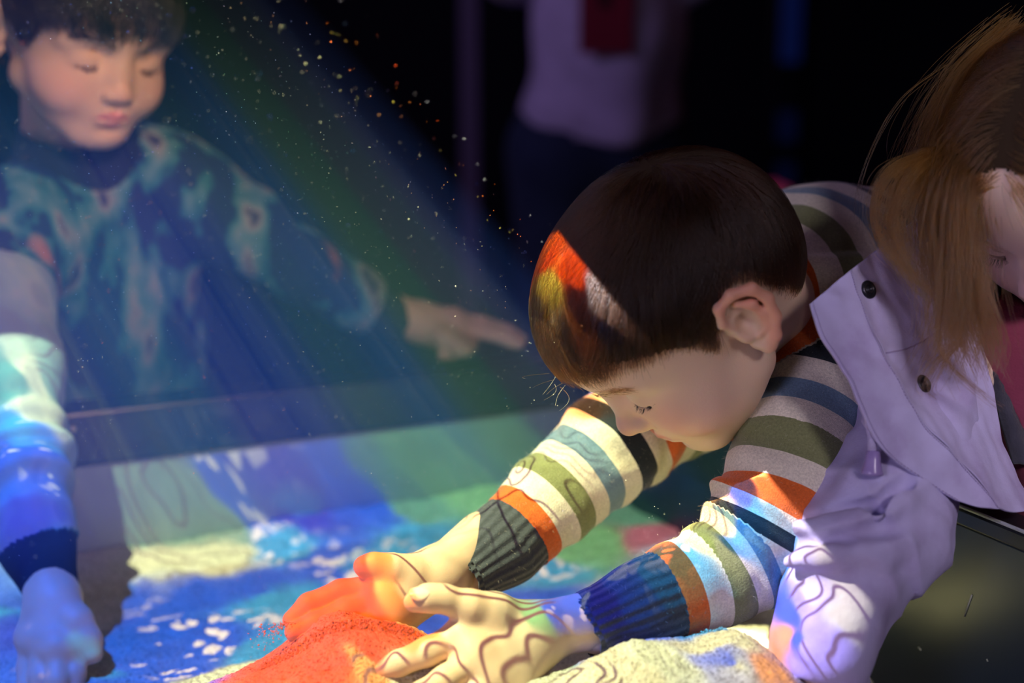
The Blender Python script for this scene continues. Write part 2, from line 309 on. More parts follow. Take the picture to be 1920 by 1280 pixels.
# ------------------------------------------------------------------ implicit surfaces -> quads
def d_ell(p, c, r, R=None):
    q = p-c
    if R is not None: q = q@R
    k0 = np.sqrt(((q/r)**2).sum(-1)); k1 = np.sqrt(((q/(np.asarray(r)**2))**2).sum(-1))+1e-9
    return k0*(k0-1)/k1
def d_cap(p, a, b, ra, rb):
    ab = b-a; L2 = (ab@ab)+1e-12; t = np.clip(((p-a)@ab)/L2, 0, 1)
    return np.sqrt(((p-a-t[..., None]*ab)**2).sum(-1)) - (ra+(rb-ra)*t)
class SDF:
    def __init__(s): s.ops = []
    def ell(s, c, r, k, sub=False, R=None):
        c = np.array(c, float); r = np.array(r, float)*np.ones(3); s.ops.append(('e', c, r, k, sub, R, c-r.max()-k, c+r.max()+k)); return s
    def cap(s, a, b, ra, rb, k, sub=False):
        a = np.array(a, float); b = np.array(b, float); m = max(ra, rb)+k
        s.ops.append(('c', a, b, k, sub, (ra, rb), np.minimum(a, b)-m, np.maximum(a, b)+m)); return s
    def chain(s, pts, k, sub=False):
        for (a, ra), (b, rb) in zip(pts[:-1], pts[1:]): s.cap(a, b, ra, rb, k, sub)
        return s
    def d(s, op, p):
        return d_ell(p, op[1], op[2], op[5]) if op[0] == 'e' else d_cap(p, op[1], op[2], *op[5])
    def ev(s, p):
        F = np.full(p.shape[:-1], 1e3)
        for op in s.ops: F = s.mix(F, s.d(op, p), op[3], op[4])
        return F
    @staticmethod
    def mix(a, b, k, sub):
        if sub: b = -b; h = np.clip(k-np.abs(a-b), 0, None)/k; return np.maximum(a, b)+h*h*k*.25
        h = np.clip(k-np.abs(a-b), 0, None)/k; return np.minimum(a, b)-h*h*k*.25
    def mesh(s, h, clip=None):
        add = [o for o in s.ops if not o[4]]
        lo = np.min([o[6] for o in add], 0)-2*h; hi = np.max([o[7] for o in add], 0)+2*h
        if clip is not None: lo = np.maximum(lo, clip[0]); hi = np.minimum(hi, clip[1])
        n = np.ceil((hi-lo)/h).astype(int)+1
        ax = [lo[i]+h*np.arange(n[i]) for i in range(3)]
        F = np.full(n, 1e3, np.float32)
        for op in s.ops:
            i0 = np.maximum(((op[6]-lo)/h-2).astype(int), 0); i1 = np.minimum(((op[7]-lo)/h+3).astype(int), n)
            if (i1 <= i0).any(): continue
            sl = tuple(slice(a, b) for a, b in zip(i0, i1))
            g = np.stack(np.meshgrid(*[ax[i][sl[i]] for i in range(3)], indexing='ij'), -1)
            F[sl] = s.mix(F[sl], s.d(op, g), op[3], op[4])
        if clip is not None:
            F[0], F[-1], F[:, 0], F[:, -1], F[:, :, 0], F[:, :, -1] = (np.maximum(x, h) for x in (F[0], F[-1], F[:, 0], F[:, -1], F[:, :, 0], F[:, :, -1]))
        return surface_nets(F, lo, h)
def surface_nets(F, lo, h):
    S = F < 0
    c = np.zeros(tuple(np.array(F.shape)-1), np.uint8)
    for dx in (0, 1):
        for dy in (0, 1):
            for dz in (0, 1): c += S[dx:dx+c.shape[0], dy:dy+c.shape[1], dz:dz+c.shape[2]]
    cells = np.argwhere((c > 0) & (c < 8)); idx = np.full(c.shape, -1, np.int32); idx[tuple(cells.T)] = np.arange(len(cells))
    acc = np.zeros((len(cells), 3)); cnt = np.zeros(len(cells))
    cr = [np.array((x, y, z)) for x in (0, 1) for y in (0, 1) for z in (0, 1)]
    for a in cr:
        for k in range(3):
            if a[k]: continue
            b = a.copy(); b[k] = 1
            fa = F[tuple((cells+a).T)]; fb = F[tuple((cells+b).T)]; m = (fa < 0) != (fb < 0)
            t = np.where(m, fa/np.where(m, fa-fb, 1), 0)
            acc[m] += (a+(b-a)*t[:, None])[m]; cnt[m] += 1
    V = lo+h*(cells+acc/np.maximum(cnt, 1)[:, None])
    Q = []
    for k in range(3):
        i, j = (k+1) % 3, (k+2) % 3
        sa = [slice(None)]*3; sb = [slice(None)]*3; sa[k] = slice(0, -1); sb[k] = slice(1, None)
        for flip in (0, 1):
            A = S[tuple(sa)]; B = S[tuple(sb)]
            E = np.argwhere(A & ~B if not flip else ~A & B)
            E = E[(E[:, i] > 0) & (E[:, j] > 0) & (E[:, i] < F.shape[i]-1) & (E[:, j] < F.shape[j]-1)]
            ei = np.zeros(3, int); ei[i] = 1; ej = np.zeros(3, int); ej[j] = 1
            q = np.stack([idx[tuple(x.T)] for x in (E-ei-ej, E-ej, E, E-ei)], 1)
            if flip: q = q[:, ::-1]
            Q.append(q)
    Q = np.concatenate(Q); Q = Q[(Q >= 0).all(1)]
    return V, Q
def normals(V, F):
    n = np.cross(V[F[:, 2]]-V[F[:, 0]], V[F[:, 3]]-V[F[:, 1]]); N = np.zeros_like(V)
    for i in range(4):
        for a in range(3): N[:, a] += np.bincount(F[:, i], n[:, a], len(V))
    return N/(np.linalg.norm(N, axis=1)[:, None]+1e-12)
def relax(V, F, it=2, lam=.5):
    E = np.concatenate([F[:, [0, 1]], F[:, [1, 2]], F[:, [2, 3]], F[:, [3, 0]]]); V = V.copy()
    for _ in range(it):
        A = np.zeros_like(V); c = np.bincount(E[:, 0], minlength=len(V)).astype(float)+np.bincount(E[:, 1], minlength=len(V))
        for a in range(3): A[:, a] = np.bincount(E[:, 0], V[E[:, 1], a], len(V))+np.bincount(E[:, 1], V[E[:, 0], a], len(V))
        V += lam*(A/np.maximum(c, 1)[:, None]-V)
    return V
def along(V, chain):
    """arc length (cm) along a polyline, angle offset (cm) around it, distance"""
    pts = [np.array(c[0], float) for c in chain]; best = np.full(len(V), 1e9); T = np.zeros(len(V)); Wd = np.zeros(len(V)); s = 0
    for i, (a, b) in enumerate(zip(pts[:-1], pts[1:])):
        ab = b-a; L = np.linalg.norm(ab); t = ((V-a)@ab)/L**2
        tc = np.clip(t, -9 if i == 0 else 0, 9 if i == len(pts)-2 else 1)
        q = V-a-np.clip(t, 0, 1)[:, None]*ab; d = np.linalg.norm(q, axis=1)
        x = np.cross(ab, (0, 0.3, 1)); x /= np.linalg.norm(x); y = np.cross(ab/L, x)
        m = d < best; best[m] = d[m]; T[m] = (s+tc*L)[m]*100; Wd[m] = (np.arctan2(q@y, q@x))[m]; s += L
    return T, Wd, best

# ------------------------------------------------------------------ heads (local frame in cm: x forward, y to the person's left, z up)
def scalp_ops(S, wide=1.0, long=1.0):
    S.ell((-.6, 0, 3.3), (8.75*long, 7.3*wide, 7.5), 1)
    S.ell((3.2, 0, 4.1), (5.65*long, 6.0*wide, 5.2), 2.5)
    S.ell((-4.3, 0, 1.2), (4.7, 5.5*wide, 5.6), 2.5)
def head_sdf(wide=1.0, nose=1.0, cheek=1.0, long=1.0, mouth_open=0.0):
    S = SDF(); scalp_ops(S, wide, long)
    S.ell((2.5, 0, -1.4), (5.6, 5.7*wide, 6.4), 2.0)
    for y in (-1, 1):
        S.ell((4.5, 3.15*y*wide, -2.7), (2.8*cheek, 2.7*cheek, 2.8), 1.6)
        S.cap((0.3, 4.7*y*wide, -3.6), (5.4, 1.6*y, -6.6), 1.5, 1.5, 1.8)
        S.cap((7.35, 1.4*y, 2.3), (6.0, 4.6*y*wide, 2.2), .75, .6, 1.3)
    S.ell((5.7, 0, -6.6), (1.95, 2.0, 1.6), 1.5)
    S.ell((6.4, 0, -4.2), (1.75, 2.3, 1.9), 1.4)
    for y in (-1, 1): S.ell((8.75, 2.7*y, .9), (1.35, 1.75, 1.15), 1.3, sub=True)
    S.cap((7.3, 0, 1.5), (8.7*nose, 0, -1.7), .62, .78, 1.1)
    S.ell((8.95*nose, 0, -2.1), (.95, .95, .85), .6)
    for y in (-1, 1):
        S.ell((8.15, .95*y, -2.4), (.85, .62, .62), .5)
        S.ell((8.75, .5*y, -3.0), (.36, .26, .30), .2, sub=True)
    # closed, lowered lids over the eyeballs
    for y in (-1, 1):
        S.ell((6.15, 2.95*y, .55), (1.45, 1.55, 1.35), .55)
        arc = [(7.10, 1.75*y, .10), (7.55, 2.45*y, -.22), (7.50, 3.15*y, -.30), (6.98, 3.95*y, -.08), (6.45, 4.35*y, .18)]
        S.chain([(a, .09) for a in arc], .22, sub=True)
        crease = [(7.05, 1.8*y, 1.0), (7.35, 2.6*y, 1.45), (7.05, 3.5*y, 1.35), (6.3, 4.4*y, .9)]
        S.chain([(a, .07) for a in crease], .35, sub=True)
    # lips
    g = mouth_open
    for y in (-1, 1):
        S.chain([((8.05, 0, -4.30), .30), ((8.05, .45*y, -4.22), .34), ((7.55, 1.4*y, -4.5), .26), ((7.0, 2.0*y, -4.72), .14)], .45)
        S.chain([((7.85, 0, -5.12-g), .42), ((7.6, .9*y, -5.05-g), .36), ((7.0, 1.85*y, -4.82-g*.4), .16)], .45)
        S.chain([((8.55, 0, -4.68-g*.4), .07+g*.3), ((8.1, 1.0*y, -4.66-g*.4), .07+g*.25), ((7.3, 2.05*y, -4.75), .07)], .22, sub=True)
    S.ell((8.5, 0, -3.62), (.35, .28, .45), .4, sub=True)
    S.ell((8.15, 0, -5.95), (.7, 1.3, .38), .8, sub=True)
    # ears
    for y in (-1, 1):
        q = lambda a, b, c: (a, (b+(wide-1)*7)*y, c)
        S.ell(q(-1.5, 7.15, .4), (1.6, .55, 2.4), .7)
        S.chain([(q(-.35, 7.35, .5), .22), (q(-.0, 7.55, 1.7), .30), (q(-.55, 7.9, 2.8), .34), (q(-1.7, 8.35, 3.05), .36), (q(-2.85, 8.6, 2.3), .38), (q(-3.1, 8.55, .9), .36), (q(-2.6, 8.2, -.6), .38), (q(-1.7, 7.8, -1.7), .45), (q(-1.0, 7.45, -2.1), .50), (q(-.6, 7.05, -1.5), .42)], .32)
        S.chain([(q(-1.5, 7.9, 2.1), .24), (q(-2.15, 8.1, 1.3), .30), (q(-2.2, 8.0, .2), .30), (q(-1.75, 7.75, -.6), .30), (q(-1.1, 7.6, -.9), .26)], .4)
        S.ell(q(-.45, 7.4, -.35), (.38, .32, .5), .4)
        S.ell(q(-1.1, 8.3, .3), (.80, 1.35, 1.05), .3, sub=True)
    return S
def head_frame(M):
    """columns of M: forward, left, up; returns local cm -> world function"""
    R, T = M
    return lambda q: np.asarray(q)@(R.T*.01*SCALE)+T
SCALE = 1.0
def dist_to(V, pts): return np.min([np.linalg.norm(V-np.array(p), axis=1) for p in pts], 0)
def sstep(x, a, b): t = np.clip((x-a)/(b-a), 0, 1); return t*t*(3-2*t)
def seg(pts, n=8):
    pts = np.array(pts, float); return np.concatenate([a+(b-a)*np.linspace(0, 1, n)[:, None] for a, b in zip(pts[:-1], pts[1:])])
def head_colors(V, base, lip, blush, wide=1.0, ear=None, hairc=None, zend=None):
    C = np.tile(base, (len(V), 1))*(1+.04*noise(V, .25, 2)[:, None])
    def mixc(w, c): nonlocal C; C = C*(1-w[:, None])+np.array(c)*w[:, None]
    for y in (-1, 1): mixc(.6*np.exp(-((V-np.array((6.3, 4.0*y*wide, -2.4)))**2).sum(1)/5.0), blush)
    mixc(.45*np.exp(-((V-np.array((9.3, 0, -2.2)))**2).sum(1)/1.2), blush)
    L = seg([(7.0, -2.0, -4.75), (7.6, -1.3, -4.5), (8.2, -.4, -4.3), (8.2, 0, -4.4), (8.2, .4, -4.3), (7.6, 1.3, -4.5), (7.0, 2.0, -4.75), (7.5, 1.0, -5.1), (8.0, 0, -5.2), (7.5, -1.0, -5.1), (7.0, -2.0, -4.75)])
    mixc(.85*(1-sstep(dist_to(V, L), .38, .62)), lip)
    if ear is not None: mixc(.55*sstep(np.abs(V[:, 1]), 7.4*wide, 8.3*wide)*(V[:, 0] < 1), ear)
    for y in (-1, 1):
        A = seg([(7.15, 1.75*y, .10), (7.6, 2.45*y, -.22), (7.55, 3.15*y, -.30), (7.0, 3.95*y, -.08), (6.5, 4.35*y, .18)])
        mixc(.85*(1-sstep(dist_to(V, A), .10, .26)), (.06, .03, .02))
    return C
def radial(S, c, D):
    """distance from c to the surface of S along unit directions D"""
    lo = np.full(len(D), 2.0); hi = np.full(len(D), 14.0)
    for _ in range(18):
        m = (lo+hi)/2; f = S.ev(c+D*m[:, None]); lo = np.where(f < 0, m, lo); hi = np.where(f < 0, hi, m)
    return lo
def face_hairs(ops, to_world, lash_len=.75, side=(-1, 1), brow=True, droop=.6):
    r = np.random.default_rng(5); out = []; br = []
    for y in side:
        A = seg([(7.12, 1.75*y, .05), (7.66, 2.45*y, -.26), (7.62, 3.15*y, -.34), (7.06, 3.95*y, -.12), (6.5, 4.35*y, .16)], 12)
        for i in range(46):
            p = A[r.integers(4, len(A))]+r.normal(0, .015, 3); o = np.array((1.0, .35*y*(abs(p[1])-2.4), -droop)); o += r.normal(0, .14, 3); o /= np.linalg.norm(o)
            L = lash_len*r.uniform(.6, 1.0); t = np.linspace(0, 1, 6)[:, None]
            out.append(to_world(p+o*t*L+np.array((0, 0, .35))*t*t*L))
        if brow:
            B = seg([(8.0, 1.1*y, 2.0), (7.9, 2.2*y, 2.45), (7.3, 3.6*y, 2.7), (6.4, 4.8*y, 2.3)], 14); c = np.array((0, 0, 1.0))
            for i in range(150):
                k = r.integers(0, len(B)-3); p = B[k]+np.array((0, 0, 1))*r.normal(0, .18)+r.normal(0, .04, 3); tdir = B[k+3]-B[k]; tdir /= np.linalg.norm(tdir); tdir = tdir+np.array((0, 0, -.2))+r.normal(0, .15, 3)
                q = np.array([p+tdir*s*.55 for s in np.linspace(0, 1, 4)])-c; n = np.linalg.norm(q, axis=1)[:, None]; rr = radial(ops, c, q/n)[:, None]
                br.append(to_world(c+q/n*(rr+.03+.05*np.linspace(0, 1, 4)[:, None])))
    return out, br

def cap_strands(S, n, zend, whorl, flow, layer=.8, length=7.5, root_ok=None, seed=1, step=.42, jitter=.12, clump=0.0):
    """hairs that grow on the skull and lie along it. zend(az): height (cm) where the hair ends; flow(P): combing direction"""
    r = np.random.default_rng(seed); c = np.array((-.5, 0, 2.5))
    D = r.normal(size=(n*3, 3)); D /= np.linalg.norm(D, axis=1)[:, None]
    Rr = radial(S, c, D); Pp = c+D*Rr[:, None]
    az = np.degrees(np.arctan2(np.abs(Pp[:, 1]), Pp[:, 0])); ok = Pp[:, 2] > zend(az)+r.uniform(0.05, .9, len(az))
    if root_ok is not None: ok &= root_ok(Pp)
    Pp = Pp[ok][:n]; N = len(Pp); ns = int(length/step)+2
    Lr = length*r.uniform(.55, 1.0, N); lay = layer*r.beta(2, 1.3, N); J = r.normal(0, jitter, (N, 3)); stop = r.normal(0, .36, N)
    ck = noise(Pp, .22, 4)[:, None]*clump
    X = [Pp.copy()]; cur = Pp.copy(); alive = np.ones(N, bool); cnt = np.ones(N, int)
    for k in range(ns):
        q = cur-c; dn = q/np.linalg.norm(q, axis=1)[:, None]
        f = flow(cur, whorl)+J+np.cross(dn, f0) * 0 if False else flow(cur, whorl)+J
        f = f+np.cross(dn, f)*ck
        f -= (f*dn).sum(1)[:, None]*dn; f /= np.linalg.norm(f, axis=1)[:, None]+1e-9
        nx = cur+f*step; dn = nx-c; dn /= np.linalg.norm(dn, axis=1)[:, None]
        off = lay*(1-np.exp(-(k+1)*step/1.6))+.06
        rr = radial(S, c, dn) if k % 1 == 0 else rr
        nx = c+dn*(rr+off)[:, None]
        azn = np.degrees(np.arctan2(np.abs(nx[:, 1]), nx[:, 0]))
        alive &= ((k+1)*step < Lr) & (nx[:, 2] > zend(azn)+stop-.3)
        cur = np.where(alive[:, None], nx, cur); cnt += alive; X.append(cur.copy())
    X = np.stack(X, 1)
    return [X[i, :cnt[i]] for i in range(N) if cnt[i] > 2]

# ------------------------------------------------------------------ hands
def hand_ops(S, wrist, forearm, mcps, fingers, thumb, palm_r=.0115, wr=.0185, k=.009):
    """wrist, forearm: (point, radius); mcps: knuckle points; fingers: lists of (point, radius) from the knuckle; thumb: list from its root"""
    S.cap(forearm[0], wrist[0], forearm[1], wrist[1], k)
    w = np.array(wrist[0]); mc = [np.array(m) for m in mcps]
    for i, m in enumerate(mc):
        a = w+(m-w)*.18; S.cap(a, m, wrist[1]*.72, palm_r, k*1.5)
    for a, b in zip(mc[:-1], mc[1:]): S.cap(a, b, palm_r*.9, palm_r*.9, k)
    for f in fingers: S.chain(f, k*.35)
    S.chain(thumb, k*.7)

def frame(fwd, up, T, s=1.0):
    f = np.array(fwd, float); f /= np.linalg.norm(f); l = np.cross(up, f); l /= np.linalg.norm(l); u = np.cross(f, l)
    R = np.stack([f, l, u], 1)
    return lambda q: np.asarray(q)@(R.T*.01*s)+np.array(T), R
def join(parts):
    """several (V, F, attrs) into one"""
    Vs, Fs, At, n = [], [], {}, 0
    for V, F, A in parts:
        Vs.append(V); Fs.append(F+n); n += len(V)
        for k, a in A.items(): At.setdefault(k, []).append(a)
    return np.concatenate(Vs), np.concatenate(Fs), {k: np.concatenate(a) for k, a in At.items()}
def fold(V, F, amp, fn):
    return V+normals(V, F)*(amp*fn(V))[:, None]
def base_of(o):                      # a person's origin goes on the floor under them
    pass

# ------------------------------------------------------------------ the room
def box_mesh(lo, hi, bev=0.0):
    import bmesh
    bm = bmesh.new(); bmesh.ops.create_cube(bm, size=1)
    lo, hi = np.array(lo, float), np.array(hi, float)
    for v in bm.verts: v.co = [(lo[i]+hi[i])/2+v.co[i]*(hi[i]-lo[i]) for i in range(3)]
    if bev: bmesh.ops.bevel(bm, geom=bm.edges[:], offset=bev, segments=2, affect='EDGES', profile=.5)
    return bm
def box(name, lo, hi, material, parent=None, bev=0.0, frame_nm=False):
    bm = box_mesh(lo, hi, bev)
    if frame_nm:
        for v in bm.verts: v.co = Vector(NM(*v.co))
    me = bpy.data.meshes.new(name); bm.to_mesh(me); bm.free(); me.materials.append(material)
    o = bpy.data.objects.new(name, me); COL.objects.link(o)
    if parent: put(o, parent)
    return o
def tube(name, pts, r, material, parent=None, seg_=10, caps=True):
    pts = np.array(pts, float); rr = np.ones(len(pts))*r; V = []; F = []
    t = np.gradient(pts, axis=0); t /= np.linalg.norm(t, axis=1)[:, None]
    x = np.cross(t[0], (0.3, .2, 1)); x /= np.linalg.norm(x)
    for i in range(len(pts)):
        x = x-(x@t[i])*t[i]; x /= np.linalg.norm(x); y = np.cross(t[i], x)
        for k in range(seg_): a = k/seg_*2*math.pi; V.append(pts[i]+rr[i]*(math.cos(a)*x+math.sin(a)*y))
    for i in range(len(pts)-1):
        for k in range(seg_): k2 = (k+1) % seg_; F.append((i*seg_+k, i*seg_+k2, (i+1)*seg_+k2, (i+1)*seg_+k))
    if caps: F.append(tuple(range(seg_))[::-1]); F.append(tuple((len(pts)-1)*seg_+k for k in range(seg_)))
    return new_mesh(name, V, F, material, parent)
DARKW = mat('dark_wall', (.008, .009, .016), .7, .2, build=lambda nt, b: bump(nt, b, noise_node(nt, 30, 4).outputs[0], .002, .3))
def st(o): o['kind'] = 'structure'; return o
st(box('floor', (-4, -2.5, -.05), (4, 5, 0), mat('dark_floor', (.02, .02, .028), .45, .4, build=lambda nt, b: bump(nt, b, noise_node(nt, 60, 4).outputs[0], .001, .3))))
st(box('ceiling', (-4, -2.5, 2.9), (4, 5, 3.0), DARKW))
st(box('wall_back', (-4, 4.6, 0), (4, 4.7, 2.9), DARKW)); st(box('wall_left', (-4.1, -2.5, 0), (-4, 4.7, 2.9), DARKW)); st(box('wall_right', (4, -2.5, 0), (4.1, 4.7, 2.9), DARKW)); st(box('wall_front', (-4, -2.6, 0), (4, -2.5, 2.9), DARKW))

# ------------------------------------------------------------------ the sand table (n along it, m across it)
N0, N1, M0, M1 = -.62, .713, .48, 1.285
SZ = .615; RZ = .772
tb = bpy.data.objects.new('sand_table', None); COL.objects.link(tb)
tag(tb, 'black rimmed sand table with pale inner back wall that the children lean over', 'table')
black = mat('black_laminate', (.012, .014, .018), .30, .5, build=lambda nt, b: bump(nt, b, noise_node(nt, 25, 5).outputs[0], .0006, .25))
pale = mat('pale_laminate', (.34, .36, .34), .55, .3, build=lambda nt, b: bump(nt, b, noise_node(nt, 18, 4).outputs[0], .001, .2))
box('inner_back_panel', (N0, M1, .50), (N1, M1+.018, RZ-.052), pale, tb, .001, True)
box('back_rail', (N0-.02, M1-.004, RZ-.05), (N1+.02, M1+.045, RZ), black, tb, .003, True)
box('right_panel', (N1, M0, .12), (N1+.012, M1, RZ-.012), mat('navy_laminate', (.014, .030, .045), .35, .5, build=lambda nt, b: bump(nt, b, noise_node(nt, 25, 5).outputs[0], .0006, .25)), tb, .001, True)
box('right_rail', (N1-.001, M0-.03, RZ-.012), (N1+.03, M1, RZ), black, tb, .0015, True)
box('left_panel', (N0-.02, M0, .12), (N0, M1, RZ), black, tb, .001, True)
box('front_panel', (N0, M0-.02, .12), (N1, M0, .66), black, tb, .001, True)
box('outer_back_panel', (N0, M1+.020, .12), (N1, M1+.040, RZ-.05), black, tb, .001, True)
box('bottom_panel', (N0, M0, .44), (N1, M1, .46), black, tb, .001, True)
tube('rim_edging', [NM(N1+.001, m, RZ+.0012) for m in np.linspace(M0, M1-.02, 12)], .0014, mat('edge_highlight', (.35, .38, .42), .35, .6), tb)  # pale colour stands in for the thin highlight along the rim
for n in (N0+.03, N1-.03):
    for m in (M0+.03, M1-.03): box('leg', (n-.03, m-.03, 0), (n+.03, m+.03, .44), black, tb, .003, True)
sd_ = FW+RT*(136-960)/FPX-UP*(803-640)/FPX; sp_ = CAM+sd_*((M1-.0045-CAM@MV)/(sd_@MV))
scr = tube('screw', [sp_-MV*a for a in (0, .0015)], .0030, mat('brass', (.75, .60, .38), .35, .5, .8), tb, 12)
r4 = np.random.default_rng(11)
for k, (px, py, dx, dy, w) in enumerate([(1822, 1115, -14, 40, .0006), (1815, 955, 60, 22, .0005), (1722, 1213, 5, 6, .0007), (1850, 1235, 2, 5, .0006)]):
    def onwall(x, y):
        d = FW+RT*(x-960)/FPX-UP*(y-640)/FPX; t = (N1-.0004)/(d@NV); return CAM+d*t
    tube('scratch', [onwall(px, py), onwall(px+dx, py+dy)], w, mat('scratch', (.30, .32, .25), .5, .4), tb, 6)

# sand: a height field through the levels read along the table
SP = [(470, 1275, .93, .0), (560, 1200, .95, 0), (620, 1160, .97, 0), (690, 1150, .975, 0), (760, 1175, .97, 0), (800, 1195, .955, 0), (700, 1230, .925, 0), (600, 1262, .915, 0), (760, 1282, .915, 0), (860, 1296, .915, 0),
      (1000, 1270, .91, 0), (1100, 1243, .905, 0), (1200, 1210, .91, 0), (1300, 1195, .92, 0), (1400, 1205, .93, 0), (1440, 1215, .94, 0), (1150, 1280, .88, 0), (1300, 1270, .88, 0), (1430, 1270, .88, 0)]
LOW = [(300, 1200), (400, 1180), (200, 1230), (100, 1280), (450, 1130), (300, 1120), (560, 1080), (700, 1060), (800, 1165), (950, 1100), (1000, 1080), (250, 1280), (350, 1270), (150, 1130), (850, 1090), (520, 1180)]
def ray_z(x, y, z): d = FW+RT*(x-960)/FPX-UP*(y-640)/FPX; return CAM+d*((z-CAM[2])/d[2])
def sand_table_fill():
    ctrl = [P(x, y, d) for x, y, d, _ in SP]+[ray_z(x, y, SZ) for x, y in LOW]
    ctrl += [ray_z(410, 1262, .640), ray_z(470, 1255, .655)]
    for n, z in ((-.6, .64), (-.45, .635), (-.30, .645), (-.2, .655), (-.12, .648), (-.02, .628), (.08, .650), (.2, .640), (.3, .640), (.4, .645), (.5, .645), (.6, .645), (.7, .645)): ctrl.append(NM(n, M1, z))
    for m, z in ((1.2, .64), (1.1, .64), (1.0, .64), (.9, .62), (.8, .60), (.7, .58), (.6, .57)): ctrl.append(NM(N1, m, z))
    for n in (.40, .47, .54, .61): ctrl.append(NM(n, .83, .650))
    for n in np.linspace(-.6, .6, 8): ctrl.append(NM(n, M0, .60))
    for m in (.6, .8, 1.0, 1.2): ctrl.append(NM(-.62, m, .62))
    C = np.array(ctrl)
    n = np.linspace(N0, N1, 560); m = np.linspace(M0, M1, 340)
    g = np.stack(np.meshgrid(n, m, indexing='ij'), -1)
    cn = np.stack([C@NV, C@MV], 1)
    # thin-plate style interpolation with a Gaussian-ish kernel
    def ker(d2): return np.sqrt(d2+.0004)
    K = -ker(((cn[:, None]-cn[None])**2).sum(-1)); A = np.block([[K-np.eye(len(C))*.004, np.ones((len(C), 1))], [np.ones((1, len(C))), np.zeros((1, 1))]])
    sol = np.linalg.lstsq(A, np.append(C[:, 2], 0), rcond=None)[0]
    Z = np.zeros(g.shape[:2])
    for i in range(len(C)): Z -= sol[i]*ker(((g-cn[i])**2).sum(-1))
    Z += sol[-1]
    kx = np.exp(-.5*(np.arange(-14, 15)/4.5)**2); kx /= kx.sum(); Zp = np.pad(Z, 14, mode='edge')
    Zp = sum(kx[i]*Zp[i:i+Z.shape[0]] for i in range(29)); Z = sum(kx[i]*Zp[:, i:i+Z.shape[1]] for i in range(29))
    q = np.concatenate([g, Z[..., None]*0], -1)
    Z += .0022*noise(q, 9, 2)+.0010*noise(q, 45, 3)
    rough = .0007*noise(q, 130, 5, 12)+.0005*noise(q, 260, 6, 12); Z += rough
    return n, m, Z
sn, sm_, sZ = sand_table_fill()
def sand_z(p):
    a = np.clip((p@NV-N0)/(N1-N0)*(len(sn)-1), 0, len(sn)-2); b = np.clip((p@MV-M0)/(M1-M0)*(len(sm_)-1), 0, len(sm_)-2)
    return sZ[np.round(a).astype(int), np.round(b).astype(int)]
def build_sand():
    a, b = sZ.shape; G = np.stack(np.meshgrid(sn, sm_, indexing='ij'), -1)
    V = (G[..., :1]*NV+G[..., 1:]*MV); V[..., 2] = sZ; V = V.reshape(-1, 3)
    I = np.arange(a*b).reshape(a, b); F = np.stack([I[:-1, :-1], I[1:, :-1], I[1:, 1:], I[:-1, 1:]], -1).reshape(-1, 4)
    # skirt and base so it is a solid body
    edge = np.concatenate([I[:, 0], I[-1, 1:], I[-2::-1, -1], I[0, -2:0:-1]])
    B = V[edge].copy(); B[:, 2] = .462; n0 = len(V); V = np.concatenate([V, B])
    k = len(edge); j = np.arange(k); j2 = (j+1) % k
    F = np.concatenate([F, np.stack([edge[j2], edge[j], n0+j, n0+j2], 1)])
    o = new_mesh('sand', V, F, m_sand())
    return tag(o, 'bed of pale moulding sand filling the table under the projected relief map', 'sand', kind='stuff')
build_sand()
def crumbs():
    r = np.random.default_rng(9); parts = []
    c0 = P(505, 1150, .96)
    ic = np.array([(0, 0, 1), (1, 0, 0), (0, 1, 0), (-1, 0, 0), (0, -1, 0), (0, 0, -1)], float); fc = [(0, 1, 2), (0, 2, 3), (0, 3, 4), (0, 4, 1), (5, 2, 1), (5, 3, 2), (5, 4, 3), (5, 1, 4)]
    V = []; F = []
    def add(c, s):
        k = len(V); V.extend(c+ic*s*r.uniform(.6, 1.3, (6, 1))); F.extend([tuple(a+k for a in f) for f in fc])
    for i in range(150):
        t = r.beta(1.2, 2.2); p = P(545-75*t+r.normal(0, 10), 1165+r.uniform(-15, 60)*t+20*t, .955); add(p, r.uniform(.0003, .0008))
    for i in range(2600):       # loose grains lying on the mound and the near slope
        p = P(r.uniform(480, 1440), r.uniform(1140, 1290), .95); p[2] = sand_z(p[None])[0]+.0004; add(p, r.uniform(.0005, .0012))
    o = new_mesh('sand_grains', V, F, m_sand(), smooth=False)
    return tag(o, 'loose sand grains scattered and falling around the orange lit mound', 'sand', kind='stuff')
crumbs()

